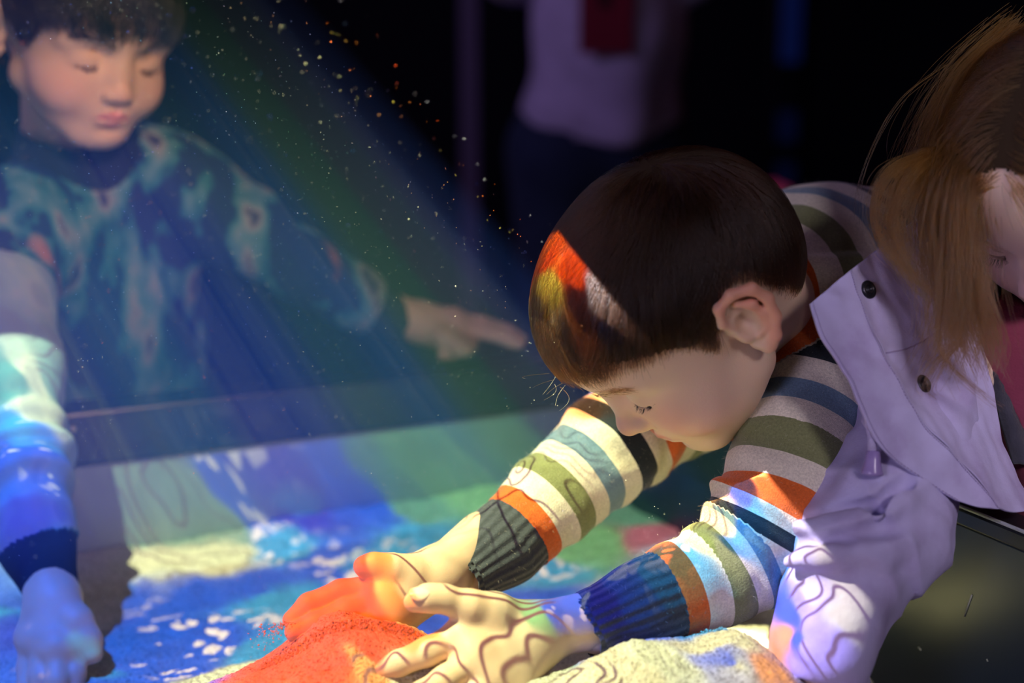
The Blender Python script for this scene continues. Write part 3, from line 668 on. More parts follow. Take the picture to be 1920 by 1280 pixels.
# ------------------------------------------------------------------ boy in the middle
SKIN1 = (.66, .47, .33)
def boy_in_stripes():
    tw, R = frame((-.63, -.122, -.767), (-.716, -.292, .634), (.126, .985, .915), 1.01)
    inv = lambda p: (np.asarray(p)-np.array((.126, .985, .915)))@R/1.01*100
    S = head_sdf(1.0, 1.0, 1.04, 1.0); S.cap((-3.2, 0, -3), inv(P(1480, 600, 1.10)), 3.8, 3.9, 2.0)
    V, F = S.mesh(.12); V = relax(V, F, 2, .4)
    C = head_colors(V, SKIN1, (.58, .20, .17), (.66, .27, .20), ear=(.70, .22, .14))
    parts = [(tw(V), F, {'col': C})]
    # his left hand (near) and his right hand (far), each with its forearm
    hs = SDF()
    q = lambda x, y, d, r: (P(x, y, d), r)
    hand_ops(hs, q(1025, 1178, .945, .0185), q(1190, 1150, .962, .0215), [P(868, 1192, .925), P(893, 1232, .917), P(925, 1268, .915), P(962, 1296, .918)],
             [[q(868, 1192, .925, .0108), q(800, 1222, .918, .0093), q(748, 1243, .922, .0083), q(706, 1261, .925, .0066)],
              [q(893, 1236, .917, .0105), q(835, 1275, .905, .0092), q(790, 1302, .905, .0082), q(752, 1322, .908, .0068)],
              [q(925, 1270, .915, .0102), q(878, 1318, .90, .0088), q(840, 1350, .90, .0078), q(805, 1372, .905, .0066)],
              [q(962, 1298, .918, .0095), q(925, 1345, .905, .0078), q(898, 1370, .905, .007), q(875, 1388, .905, .006)]],
             [q(985, 1168, .948, .0140), q(925, 1152, .932, .0140), q(882, 1137, .924, .0102), q(832, 1122, .920, .0084), q(802, 1121, .918, .0082), q(776, 1128, .918, .0066)], palm_r=.0120, wr=.0185)
    # knuckle creases and the thumb nail bed
    for x, y, d in ((832, 1105, .905), (842, 1104, .905)): hs.cap(P(x, y-4, d), P(x+5, y+18, d), .0006, .0006, .0022, sub=True)
    for x, y in ((800, 1210), (806, 1208)): hs.cap(P(x, y-8, .908), P(x+14, y+14, .908), .0005, .0005, .002, sub=True)
    Vh, Fh = hs.mesh(.00095); Vh = relax(Vh, Fh, 2, .4)
    Ch = np.tile(SKIN1, (len(Vh), 1))*(1+.05*noise(Vh, 60, 3)[:, None])
    tips = np.array([P(706, 1261, .925), P(776, 1128, .916)]); w = .35*np.exp(-(np.min([np.linalg.norm(Vh-t, axis=1) for t in tips], 0)/.012)**2)[:, None]
    Ch = Ch*(1-w)+np.array((.72, .34, .27))*w
    parts.append((Vh, Fh, {'col': Ch}))
    hs = SDF()
    hand_ops(hs, q(838, 1070, 1.025, .0200), q(905, 1010, 1.05, .0205), [P(716, 1102, .995), P(722, 1122, .99), P(728, 1143, .988), P(738, 1162, .99)],
             [[q(716, 1104, .995, .0108), q(640, 1112, .992, .0096), q(580, 1135, .985, .0086), q(548, 1162, .98, .0068)],
              [q(722, 1126, .99, .0104), q(650, 1148, .98, .0092), q(592, 1170, .972, .0082), q(552, 1184, .968, .0068)],
              [q(728, 1145, .988, .0102), q(670, 1180, .975, .0088), q(625, 1200, .965, .008), q(590, 1215, .96, .0066)],
              [q(738, 1164, .99, .0094), q(700, 1200, .975, .0078), q(670, 1218, .965, .007), q(645, 1232, .962, .006)]],
             [q(800, 1078, 1.015, .0150), q(760, 1080, 1.0, .0145), q(733, 1067, .992, .0102), q(700, 1060, .988, .0080), q(680, 1061, .986, .0066)], palm_r=.0130, wr=.02)
    Vh, Fh = hs.mesh(.00105); Vh = relax(Vh, Fh, 2, .4)
    parts.append((Vh, Fh, {'col': np.tile(SKIN1, (len(Vh), 1))*(1+.05*noise(Vh, 60, 3)[:, None])}))
    # trunk, arms and legs under the clothes
    bs = SDF(); body = boy1_joints()
    for k in ('near_arm', 'far_arm'): bs.chain([(p, r*.72) for p, r in body[k]], .02)
    bs.chain([(p, r*.86) for p, r in body['torso']], .04)
    for lg in body['legs']: bs.chain([(p, r*.8) for p, r in lg], .03)
    Vb, Fb = bs.mesh(.006); parts.append((Vb, Fb, {'col': np.tile(SKIN1, (len(Vb), 1))}))
    V, F, A = join(parts)
    o = new_mesh('person', V, F, m_skin(), None, A)
    tag(o, 'boy in a striped jumper leaning over the sand with both hands around the orange mound', 'person')
    # nail
    n = SDF(); n.ell((0, 0, 0), (.0074, .0058, .0012), .001)
    a = P(792, 1124, .906); b = P(845, 1120, .906); ax = a-b; ax /= np.linalg.norm(ax); up_ = (UP*.75-FW*.66); up_ -= (up_@ax)*ax; up_ /= np.linalg.norm(up_); sd = np.cross(up_, ax)
    Vn, Fn = n.mesh(.0006); Vn[:, 2] -= Vn[:, 1]**2*55; M = np.stack([ax, sd, up_], 1)
    new_mesh('thumbnail', Vn@M.T+P(789, 1123.5, .916)+up_*.0076, Fn, mat('nail', (.78, .56, .46), .3, .5, sss=.2), o)
    # lashes and brow
    ops = SDF(); ops.ops = [x for x in S.ops if not x[4]][:16]
    la, br = face_hairs(ops, tw, .5, side=(1, -1), droop=.9)
    hair('eyelashes', la, [(.00016, .00004)]*len(la), m_hair('dark_lash', 1.2), o)
    hair('eyebrows', br, [(.00010, .00004)]*len(br), m_hair('light_brow', .45), o)
    # hair
    SS = SDF(); scalp_ops(SS)
    zx = [0, 25, 45, 66, 74, 81, 88, 100, 112, 125, 150, 180]; zy = [4.8, 4.6, 4.2, 3.4, 1.4, -1.4, 2.4, 3.6, 2.4, -.8, -4.0, -4.6]
    zend = lambda a: np.interp(a, zx, zy)
    def flow(p, wh):
        d = p-wh; d = d/(np.linalg.norm(d, axis=1)[:, None]+1e-6); fwd = np.array((.9, 0, -.5)); k = sstep(p[:, 0], -5, 3)[:, None]
        swirl = np.cross(d, (0, 0, 1.0))*np.exp(-np.linalg.norm(p-wh, axis=1)/2.2)[:, None]*.8
        low = sstep(-p[:, 2], -6, 0)[:, None]
        return d*1.0+k*fwd*.75+swirl+low*np.array((.35, 0, -.3))
    root = lambda p: (p[:, 2] > np.interp(np.degrees(np.arctan2(np.abs(p[:, 1]), p[:, 0])), [0, 30, 60, 80, 180], [6.6, 6.2, 3.6, -1, -9]))
    st_ = cap_strands(SS, 17000, zend, np.array((-5.0, .6, 9.4)), flow, .5, 9.0, root, clump=.5)
    st_ = [tw(s) for s in st_]
    r = np.random.default_rng(2)
    for x, y, dx, dy in ((1045, 700, -28, 40), (1038, 712, -38, 15), (1060, 722, -18, 38), (1030, 700, -40, 10), (1050, 725, -4, 45), (1040, 720, -22, 30), (1055, 718, -30, 22)):   # loose fringe ends
        t = np.linspace(0, 1, 8)[:, None]; a = P(x, y, 1.0); b = P(x+dx, y+dy, .995); st_.append(a+(b-a)*t+P(960, 640, 1.0)*0+RT*.004*np.sin(t*3)*r.normal())
    hair('hair', st_, [(.00013, .00005)]*len(st_), m_hair('brown_hair', .68, .06), o)
    # under-hair: skull cap in hair colour keeps the scalp from showing through
    cap = SDF(); scalp_ops(cap); Vc, Fc = cap.mesh(.25)
    azc = np.degrees(np.arctan2(np.abs(Vc[:, 1]), Vc[:, 0])); k = Vc[:, 2] > np.interp(azc, [0, 30, 60, 74, 84, 90, 110, 125, 180], [6.0, 5.6, 3.4, 1.8, 2.2, 4.0, 4.0, .5, -3.5])
    keep = k[Fc].all(1); Fc = Fc[keep]; used = np.unique(Fc); mp = -np.ones(len(Vc), int); mp[used] = np.arange(len(used))
    Vc = Vc[used]; Vc += (Vc-np.array((-.5, 0, 2.5)))/np.linalg.norm(Vc-np.array((-.5, 0, 2.5)), axis=1)[:, None]*.12
    new_mesh('hair_roots', tw(Vc), mp[Fc], mat('hair_root', (.035, .022, .012), .8, .1), o)
    sweater(o, body)
    # trousers and shoes
    ts = SDF()
    for lg in body['legs']: ts.chain(lg[:-1]+[(lg[-1][0], lg[-1][1])], .03)
    Vt, Ft = ts.mesh(.008); Vt = fold(Vt, Ft, .002, lambda v: noise(v, 14, 4)); new_mesh('trousers', Vt, Ft, m_cloth('navy_trousers', (.02, .03, .07)), o)
    for lg in body['legs']:
        s = SDF(); a = lg[-1][0]; s.cap(a+np.array((.02, .01, -.035)), a+np.array((-.10, -.05, -.045)), .030, .026, .02); Vs, Fs = s.mesh(.005); Vs[:, 2] = np.maximum(Vs[:, 2], .002); new_mesh('shoe', Vs, Fs, mat('shoe', (.03, .03, .035), .6), o)
    return o
def boy1_joints():
    hipc = NM(.86, .88, .56)
    j = dict(
        near_arm=[(P(1120, 1172, .955), .0275), (P(1220, 1128, .965), .0285), (P(1330, 1082, .98), .0315), (P(1412, 1030, .99), .0370), (P(1455, 950, .995), .0390), (P(1490, 850, 1.01), .0400), (P(1530, 730, 1.04), .0440), (P(1540, 640, 1.09), .050)],
        far_arm=[(P(876, 1072, 1.035), .0250), (P(945, 1020, 1.055), .0290), (P(1040, 930, 1.08), .0330), (P(1130, 850, 1.105), .0375), (P(1190, 800, 1.12), .0410), (P(1290, 740, 1.16), .044), (P(1400, 640, 1.19), .048)],
        torso=[(P(1450, 560, 1.09), .036), (P(1520, 560, 1.13), .070), (P(1600, 590, 1.15), .088), (P(1720, 650, 1.18), .090), (hipc+np.array((0, 0, .03)), .095)],
        legs=[[(hipc+MV*s*.05, .070), (NM(.90, .88+s*.05, .33), .052), (NM(.93, .88+s*.06, .07), .042)] for s in (-1, 1)])
    return j
def sweater(parent, body):
    """striped jumper: body, sleeves and ribbed ends in one knit mesh"""
    S = SDF()
    for k in ('near_arm', 'far_arm'): S.chain(body[k], .018)
    S.chain(body['torso'], .05)
    S.chain([(body['near_arm'][-1][0], .05), (body['torso'][1][0], .06), (body['far_arm'][-1][0], .048)], .05)
    S.cap(P(1440, 720, 1.09), P(1560, 700, 1.12), .048, .07, .04)
    # open ends at cuffs
    for k in ('near_arm', 'far_arm'):
        a, b = body[k][0][0], body[k][1][0]; d = (a-b)/np.linalg.norm(a-b); S.cap(a+d*.001, a+d*.05, body[k][0][1]*.86, body[k][0][1]*.86, .002, sub=True)
    V, F = S.mesh(.0021); V = relax(V, F, 3, .5)
    best = np.full(len(V), 1e9); T = np.zeros(len(V)); Wd = np.zeros(len(V))
    for k, off, sgn in (('near_arm', -5.2, 1), ('far_arm', -5.2, 1)):
        t, w, d = along(V, body[k]); d = d-.002
        tt = t+off; tt = tt+.62*np.clip(tt-4.5, 0, 6) if k == 'near_arm' else tt*1.07
        m = d < best; best[m] = d[m]; T[m] = tt[m]; Wd[m] = w[m]
    t, w, d = along(V, [(P(1430, 600, 1.08), 0), (P(1640, 560, 1.15), 0), (body['torso'][-1][0], 0)])
    d = d-.032; m = d < best; T[m] = t[m]+2.0+1.2*np.sin(w[m]*2); T[m] = np.maximum(T[m], .1); Wd[m] = w[m]; best[m] = d[m]
    cuff = T < 0
    # soft folds, stronger inside the elbow
    el = np.exp(-(np.linalg.norm(V-P(1370, 960, .98), axis=1)/.05)**2)+.6*np.exp(-(np.linalg.norm(V-P(1160, 790, 1.1), axis=1)/.05)**2)
    amp = (.0012+.0042*el)*np.where(cuff, .15, 1)
    D = noise(V, 22, 1)*.6+np.sin(T*1.9+2.2*noise(V, 10, 3))*.5
    N_ = normals(V, F); V = V+N_*(amp*D)[:, None]
    V = V-N_*np.where(cuff, .0016, 0)[:, None]
    o = new_mesh('striped_jumper', V, F, m_sweater(), parent, {'t': T, 'w': Wd}); 
    # fuzz that catches the projector light along the edges
    r = np.random.default_rng(4); idx = r.choice(len(V), 9000); N_ = normals(V, F); t = np.linspace(0, 1, 4)[:, None]
    vis = [i for i in idx if (N_[i]@(V[i]-CAM)) < .3]
    fz = [V[i]+N_[i]*t*r.uniform(.0012, .003)+r.normal(0, .0011, 3)*t*t for i in vis]
    hair('wool_fuzz', fz, [(.00005, .00002)]*len(fz), mat('fuzz', (.6, .56, .48), .9, .1), o)
boy_in_stripes()

# ------------------------------------------------------------------ girl in the lilac jacket
def patch(rows, nu, nv, thick, wob=None):
    """cloth panel through a grid of control points, with thickness"""
    G = np.array(rows, float); a, b = G.shape[:2]
    def cr(P_, t):     # Catmull-Rom along axis 0
        n = len(P_); x = t*(n-1); i = np.clip(np.floor(x).astype(int), 0, n-2); f = (x-i).reshape((-1,)+(1,)*(P_.ndim-1))
        p0 = P_[np.maximum(i-1, 0)]; p1 = P_[i]; p2 = P_[i+1]; p3 = P_[np.minimum(i+2, n-1)]
        return .5*((2*p1)+(-p0+p2)*f+(2*p0-5*p1+4*p2-p3)*f**2+(-p0+3*p1-3*p2+p3)*f**3)
    H = cr(G, np.linspace(0, 1, nu)); H = np.swapaxes(cr(np.swapaxes(H, 0, 1), np.linspace(0, 1, nv)), 0, 1)
    du = np.gradient(H, axis=0); dv = np.gradient(H, axis=1); N_ = np.cross(du, dv); N_ /= np.linalg.norm(N_, axis=-1)[..., None]+1e-12
    if (N_*(H-CAM)).sum(-1).mean() > 0: N_ = -N_
    if wob is not None: H = H+N_*wob(H)[..., None]
    A = H.reshape(-1, 3); B = (H-N_*thick).reshape(-1, 3); n = len(A); I = np.arange(n).reshape(nu, nv)
    F = np.stack([I[:-1, :-1], I[1:, :-1], I[1:, 1:], I[:-1, 1:]], -1).reshape(-1, 4)
    e = np.concatenate([I[:-1, 0], I[-1, :-1], I[:0:-1, -1], I[0, :0:-1]]); j2 = np.roll(e, -1)
    return np.concatenate([A, B]), np.concatenate([F, F[:, ::-1]+n, np.stack([e, e+n, j2+n, j2], 1)]), H, N_
LILAC = (.46, .42, .68)
def m_jacket():
    def b_(nt, b):
        L = nt.links; n = noise_node(nt, 26, 5, rough=.6); c = np.array(LILAC)
        r = ramp(nt, [(.32, tuple(c*(.86, .80, .86))), (.5, tuple(c)), (.68, tuple(c*(1.06, 1.08, 1.08)))]); L.new(n.outputs[0], r.inputs[0]); L.new(r.outputs[0], b.inputs['Base Color'])
        n1 = noise_node(nt, 70, 4); n2 = noise_node(nt, 1400, 2)
        m = nn(nt, 'ShaderNodeMath', operation='MULTIPLY_ADD'); L.new(n2.outputs[0], m.inputs[0]); m.inputs[1].default_value = .12; L.new(n1.outputs[0], m.inputs[2])
        bump(nt, b, m.outputs[0], .0030, .35)
    return mat('lilac_raincoat', rough=.62, spec=.3, build=b_)
def locks(specs, n, spread, seed, sub=14):
    """bundles of hair: each spec is (list of points, count, width at root, width at tip)"""
    r = np.random.default_rng(seed); out = []
    for pts, cnt, w0, w1 in specs:
        pts = np.array(pts, float); t = np.linspace(0, 1, sub); n_ = len(pts); x = t*(n_-1); i = np.clip(np.floor(x).astype(int), 0, n_-2); f = (x-i)[:, None]
        p0 = pts[np.maximum(i-1, 0)]; p1 = pts[i]; p2 = pts[i+1]; p3 = pts[np.minimum(i+2, n_-1)]
        c = .5*((2*p1)+(-p0+p2)*f+(2*p0-5*p1+4*p2-p3)*f**2+(-p0+3*p1-3*p2+p3)*f**3)
        for _ in range(int(cnt*n)):
            o = r.normal(0, 1, 3); o2 = r.normal(0, 1, 3); o3 = r.normal(0, 1, 3)
            w = (w0+(w1-w0)*t)[:, None]; k = np.sin(t*3.1)[:, None]
            m = max(5, int(sub*r.uniform(.75, 1.0)))
            out.append((c+o*w*(.55+.45*t[:, None])+o2*w*.5*k+o3*w*.35*np.sin(t*6.2+r.uniform(0, 6))[:, None]*t[:, None])[:m]*spread+c[:m]*(1-spread))
    return out
def girl_in_jacket():
    T0 = (.3925, .982, 1.005)
    tw, R = frame((-.552, -.514, -.656), (-.49, -.436, .754), T0, 1.0)
    inv = lambda p: (np.asarray(p)-np.array(T0))@R*100
    SK = (.74, .55, .45)
    S = head_sdf(.98, .95, 1.04, 1.0); S.cap((-3.0, 0, -3), inv(P(2040, 560, 1.06)), 3.6, 3.8, 2.0)
    V, F = S.mesh(.14); V = relax(V, F, 2, .4)
    C = head_colors(V, SK, (.70, .28, .24), (.80, .42, .38), .98)
    J = dict(arm=[(P(1532, 1350, .925), .030), (P(1542, 1230, .93), .035), (P(1592, 1060, .95), .036), (P(1650, 960, .965), .034), (P(1730, 780, 1.0), .042), (P(1850, 640, 1.04), .046)],
             far=[(P(2300, 660, 1.12), .045), (P(2380, 800, 1.08), .038), (P(2340, 960, 1.0), .034), (P(2250, 1000, .93), .026)],
             torso=[(P(1990, 640, 1.08), .055), (P(2030, 740, 1.12), .085), (P(2080, 900, 1.16), .09), (np.array((.60, 1.10, .50)), .095)],
             legs=[[(np.array((.58+s*.05, 1.10-.02*s, .48)), .062), (np.array((.60+s*.055, 1.07, .28)), .046), (np.array((.60+s*.055, 1.12, .06)), .036)] for s in (-1, 1)])
    parts = [(tw(V), F, {'col': C})]
    hs = SDF(); a = P(1530, 1350, .925)
    hand_ops(hs, (a, .017), (P(1545, 1230, .93), .020), [a+np.array((-.028, -.01, -.035)), a+np.array((-.020, -.005, -.045)), a+np.array((-.004, 0, -.047)), a+np.array((.010, .004, -.042))],
             [[(a+np.array((-.028, -.01, -.035)), .0095), (a+np.array((-.050, -.012, -.050)), .008), (a+np.array((-.062, -.012, -.062)), .006)],
              [(a+np.array((-.020, -.005, -.045)), .0095), (a+np.array((-.036, -.006, -.064)), .008), (a+np.array((-.046, -.006, -.076)), .006)],
              [(a+np.array((-.004, 0, -.047)), .009), (a+np.array((-.016, .0, -.068)), .0078), (a+np.array((-.024, .0, -.08)), .006)],
              [(a+np.array((.010, .004, -.042)), .0085), (a+np.array((.004, .006, -.060)), .007), (a+np.array((0, .006, -.070)), .0056)]],
             [(a+np.array((-.014, -.008, -.01)), .012), (a+np.array((-.036, -.018, -.018)), .009), (a+np.array((-.052, -.022, -.030)), .0065)])
    Vh, Fh = hs.mesh(.0016); parts.append((Vh, Fh, {'col': np.tile(SK, (len(Vh), 1))}))
    fq = J['far'][-1][0]; hs = SDF(); dv = np.array((.33, -.93, -.10))
    kn = [fq+dv*.075+RT*x for x in (-.020, -.007, .007, .019)]
    hand_ops(hs, (fq+dv*.018, .0165), (fq*.7+J['far'][-2][0]*.3, .018), kn, [[(k_, .0095), (k_+dv*.024, .008), (k_+dv*.040+np.array((0, .008, -.004)), .006)] for k_ in kn], [(fq+dv*.02-RT*.01, .012), (fq+dv*.05-RT*.034, .0095), (fq+dv*.068-RT*.042, .0065)], palm_r=.0105)
    Vh, Fh = hs.mesh(.0020); parts.append((Vh, Fh, {'col': np.tile(SK, (len(Vh), 1))}))
    bs = SDF()
    for k in ('arm', 'far'): bs.chain([(p, r*.66) for p, r in J[k]], .02)
    bs.chain([(p, r*.8) for p, r in J['torso']], .04)
    for lg in J['legs']: bs.chain([(p, r*.8) for p, r in lg], .03)
    Vb, Fb = bs.mesh(.006); parts.append((Vb, Fb, {'col': np.tile(SK, (len(Vb), 1))}))
    V, F, A = join(parts); o = new_mesh('person', V, F, m_skin(), None, A)
    tag(o, 'long haired girl in an open lilac snap jacket and maroon top looking down', 'person')
    ops = SDF(); ops.ops = [x for x in S.ops if not x[4]][:16]
    la, br = face_hairs(ops, tw, .9, side=(1, -1), droop=.9)
    hair('eyelashes', la, [(.00018, .00005)]*len(la), m_hair('dark_lash', 1.2), o)
    hair('eyebrows', br, [(.00009, .00003)]*len(br), m_hair('light_brow', .45), o)
    # maroon top under the jacket
    s = SDF(); s.chain([(p, r*.93) for p, r in J['torso']], .05); s.chain([(J['arm'][-1][0], .040), (J['torso'][0][0], .055), (J['far'][0][0], .040)], .04)
    s.cap(P(1925, 660, 1.02), P(1975, 900, 1.06), .032, .05, .03)
    s.cap(J['torso'][0][0], P(2010, 570, 1.06), .05, .044, .02); s.cap(P(2010, 540, 1.06), P(2000, 500, 1.05), .040, .040, .01, sub=True)
    Vt, Ft = s.mesh(.003); Vt = fold(Vt, Ft, .002, lambda v: noise(v, 16, 4)); new_mesh('maroon_top', Vt, Ft, m_cloth('maroon_knit', (.20, .035, .07), .2), o)
    # jacket body and sleeves
    s = SDF(); s.chain([(p, r*1.0) for p, r in J['arm'][1:]], .02); s.chain(J['far'], .02)
    s.chain([(p+np.array((.01, .03, 0)), r*1.06) for p, r in J['torso'][:3]]+[(np.array((.61, 1.12, .62)), .10)], .05)
    s.chain([(J['arm'][-1][0], .048), (J['torso'][0][0]+np.array((0, .03, 0)), .06), (J['far'][0][0], .048)], .04)
    s.cap(P(1650, 960, .965), P(1665, 985, .965), .042, .040, .03)
    s.chain([(P(1500, 990, .925), .007), (P(1600, 985, .918), .010), (P(1690, 940, .922), .009), (P(1742, 890, .935), .005)], .010)
    s.chain([(P(1478, 1052, .925), .006), (P(1560, 1028, .915), .011), (P(1660, 1022, .915), .011), (P(1735, 965, .930), .006)], .010)
    s.chain([(P(1560, 960, .93), .004), (P(1640, 955, .920), .006), (P(1700, 900, .925), .004)], .006, sub=True)
    s.chain([(P(1500, 1018, .918), .003), (P(1590, 1006, .905), .005), (P(1690, 985, .910), .0045)], .006, sub=True)
    s.ell(P(1700, 1020, .945), (.016, .02, .028), .015)
    # opening down the front where the maroon top shows
    s.ell(P(1955, 800, .97), (.042, .09, .16), .02, sub=True)
    s.ell(P(2000, 560, 1.04), (.055, .055, .07), .02, sub=True)
    e = J['arm']; dd = (e[0][0]-e[1][0]); dd /= np.linalg.norm(dd); s.cap(e[1][0]+dd*.030, e[1][0]+dd*.12, .032, .032, .002, sub=True)
    Vj, Fj = s.mesh(.0022); Vj = relax(Vj, Fj, 3, .5)
    t, w, d = along(Vj, J['arm'][1:])
    near = sstep(-d, -.075, -.05)
    el = np.exp(-(np.linalg.norm(Vj-P(1640, 990, .96), axis=1)/.042)**2)
    # the bunched folds of the sleeve
    ph = t*1.05+1.4*np.sin(w+.6)+1.0*noise(Vj, 9, 3)
    D = near*(.0010+.0085*el)*(1-np.abs(np.sin(ph))*1.6)*(.5+.5*np.clip(noise(Vj, 8, 9)+.5, 0, 1.4))+.0020*noise(Vj, 14, 6)+near*.0025*noise(Vj, 20, 8)
    Vj = Vj+normals(Vj, Fj)*D[:, None]
    jk = new_mesh('jacket', Vj, Fj, m_jacket(), o)
    # the open front panel, hanging forward
    g = lambda *r: [P(*p) for p in r]
    wob = lambda H: .0016*noise(H, 18, 2)+.0009*noise(H, 45, 5)
    left = patch([g((1760, 372, 1.015), (1700, 425, .99), (1640, 472, .965), (1592, 508, .948)),
                  g((1800, 470, 1.005), (1735, 520, .985), (1670, 575, .96), (1625, 600, .943)),
                  g((1830, 600, .995), (1775, 640, .975), (1715, 672, .955), (1668, 650+30, .938)),
                  g((1855, 720, .99), (1815, 755, .97), (1770, 780, .95), (1735, 795, .935)),
                  g((1885, 835, .985), (1860, 850, .968), (1835, 862, .953), (1808, 872, .94)),
                  g((1935, 955, .985), (1925, 958, .97), (1900, 960, .958), (1872, 952, .944))], 90, 60, .0016, wob)
    new_mesh('front_panel', left[0], left[1], m_jacket(), jk)
    plk = patch([g((1594, 506, .945), (1560, 535, .938), (1521, 568, .93)),
                 g((1627, 600, .940), (1585, 612, .933), (1541, 632, .925)),
                 g((1670, 682, .935), (1630, 690, .928), (1590, 700, .920)),
                 g((1737, 797, .932), (1685, 800, .925), (1628, 795, .918)),
                 g((1810, 874, .937), (1745, 875, .928), (1672, 858, .922)),
                 g((1874, 954, .941), (1835, 950, .934), (1795, 938, .93))], 90, 40, .0020, wob)
    fl = new_mesh('snap_placket', plk[0], plk[1], m_jacket(), jk)
    H = plk[2]; N_ = plk[3]
    stt = mat('stitching', (.36, .30, .52), .8, .1)
    def stitched(Hc, Nc, sp=3, r=.00035, name='stitching'):
        V = []; Fc = []
        for k in range(0, len(Hc)-sp, sp):
            a = Hc[k]+Nc[k]*.0003; b = Hc[k]+(Hc[k+sp]-Hc[k])*.7+Nc[k]*.0003; d = b-a; x = np.cross(d, Nc[k]); x /= np.linalg.norm(x)
            n0 = len(V); c = [a+x*r, a+Nc[k]*r*.8, a-x*r, b+x*r, b+Nc[k]*r*.8, b-x*r]; V += c
            Fc += [tuple(i+n0 for i in f) for f in ((0, 1, 4, 3), (1, 2, 5, 4), (0, 3, 5, 2), (0, 2, 1), (3, 4, 5))]
        return new_mesh(name, V, Fc, stt, fl)
    def dense(c, n): x = np.linspace(0, len(c)-1, n); i = np.clip(x.astype(int), 0, len(c)-2); f = (x-i)[:, None]; return c[i]*(1-f)+c[i+1]*f
    for col in (2, 36): stitched(dense(H[:, col], 420), dense(N_[:, col], 420), 4, .00030)
    Hl, Nl = left[2], left[3]
    # raised seam ridge beside the snaps, and the short cross seam
    tube('seam_piping', dense(Hl[:, -2], 90)+dense(Nl[:, -2], 90)*.0004, .0009, m_jacket(), jk, 8)
    cs = [Hl[32, c]+Nl[32, c]*.0003 for c in range(56, 12, -2)]; tube('cross_seam', np.array([p+np.array((0, 0, .00)) for p in cs]), .0005, stt, jk, 6)
    # snaps
    def ring(name, c, nrm, prof, material, parent):
        nrm = nrm/np.linalg.norm(nrm); x = np.cross(nrm, (0, 0, 1.)); x /= np.linalg.norm(x); y = np.cross(nrm, x); V = []; Fc = []; k = 28
        for r_, h_ in prof:
            for a in range(k): V.append(c+nrm*h_+r_*(math.cos(a/k*6.2832)*x+math.sin(a/k*6.2832)*y))
        for i in range(len(prof)-1):
            for a in range(k): Fc.append((i*k+a, i*k+(a+1) % k, (i+1)*k+(a+1) % k, (i+1)*k+a))
        Fc.append(tuple(range(k))[::-1]); Fc.append(tuple((len(prof)-1)*k+a for a in range(k)))
        return new_mesh(name, V, Fc, material, parent)
    snapm = mat('gunmetal', (.035, .035, .045), .32, .5, .7)
    for px, py in ((1629, 545), (1731, 717)):
        tgt = np.array((px, py), float); d = Hl-CAM; z = d@FW; sc = np.stack([960+FPX*(d@RT)/z, 640-FPX*(d@UP)/z], -1); i = np.unravel_index(((sc-tgt)**2).sum(-1).argmin(), z.shape)
        nr = Nl[i]
        b = ring('snap', Hl[i], nr, [(.0062, -.0012), (.0063, .0012), (.0056, .0019), (.0040, .0018), (.0034, .0010), (.0026, .0010), (.0024, .0020), (.0012, .0022), (.0010, .0012)], snapm, jk)
    # drawstring with its cord end
    dp = [P(1622, 786, .930), P(1632, 800, .926), P(1636, 820, .925), P(1636, 850, .926)]
    cs_ = tube('drawstring', dp, .0030, mat('lilac_cord', (.48, .42, .68), .85, .2, build=lambda nt, b: (lambda w: bump(nt, b, w, .0012, .8))(noise_node(nt, 900, 1).outputs[0])), jk, 12)
    ring('cord_end', P(1635, 890, .926), UP+np.array((.05, 0, 0)), [(.0070, 0), (.0074, .0010), (.0066, .0030), (.0052, .0095), (.0044, .0150), (.0030, .0160)], mat('lilac_plastic', (.30, .22, .50), .25, .5), jk)
    # dark lining edge behind the panel
    ln = patch([g((1812, 480, 1.01), (1845, 470, 1.01), (1870, 460, 1.02)), g((1838, 640, 1.0), (1862, 640, 1.0), (1885, 640, 1.01)), g((1862, 740, 1.0), (1885, 740, 1.0), (1905, 740, 1.01)), g((1900, 870, 1.0), (1925, 870, 1.0), (1945, 870, 1.01))], 40, 16, .004, lambda H: .001*noise(H, 90, 3))
    new_mesh('dark_lining', ln[0], ln[1], m_cloth('fleece_lining', (.03, .03, .045), .4, 300, .95, .3, .002), jk)
    # skirt / leggings and shoes
    s = SDF(); s.ell((.60, 1.10, .50), (.10, .10, .10), .03)
    for lg in J['legs']: s.chain(lg, .03)
    Vt, Ft = s.mesh(.008); new_mesh('leggings', Vt, Ft, m_cloth('grey_leggings', (.05, .05, .07)), o)
    for lg in J['legs']:
        s = SDF(); a = lg[-1][0]; s.cap(a+np.array((0, .02, -.03)), a+np.array((-.03, -.10, -.036)), .028, .024, .02); Vs, Fs = s.mesh(.005); Vs[:, 2] = np.maximum(Vs[:, 2], .002); new_mesh('shoe', Vs, Fs, mat('pale_shoe', (.3, .28, .3), .6), o)
    # hair: lies over the skull from a middle parting, then hangs in loose locks
    SS = SDF(); scalp_ops(SS, .98)
    zend = lambda a: np.interp(a, [0, 28, 45, 60, 75, 90, 120, 180], [5.6, 4.4, 2.2, .3, -1.2, -3, -6, -6.5])
    def flow(p, wh):
        sgn = np.sign(p[:, 1:2]+.01); g_ = np.array((0, 0, -1.0)); return np.concatenate([-.15+0*sgn, sgn*1.0*np.exp(-np.abs(p[:, 1:2])/5), -1.0+0*sgn], 1)
    st_ = cap_strands(SS, 15000, zend, None, flow, .8, 14.0, lambda p: p[:, 2] > np.interp(np.degrees(np.arctan2(np.abs(p[:, 1]), p[:, 0])), [0, 30, 60, 90, 180], [7.2, 6.0, 3.0, -1, -6]), seed=8, clump=.6)
    st_ = [tw(s_) for s_ in st_]
    g3 = lambda *r: [P(*p) for p in r]
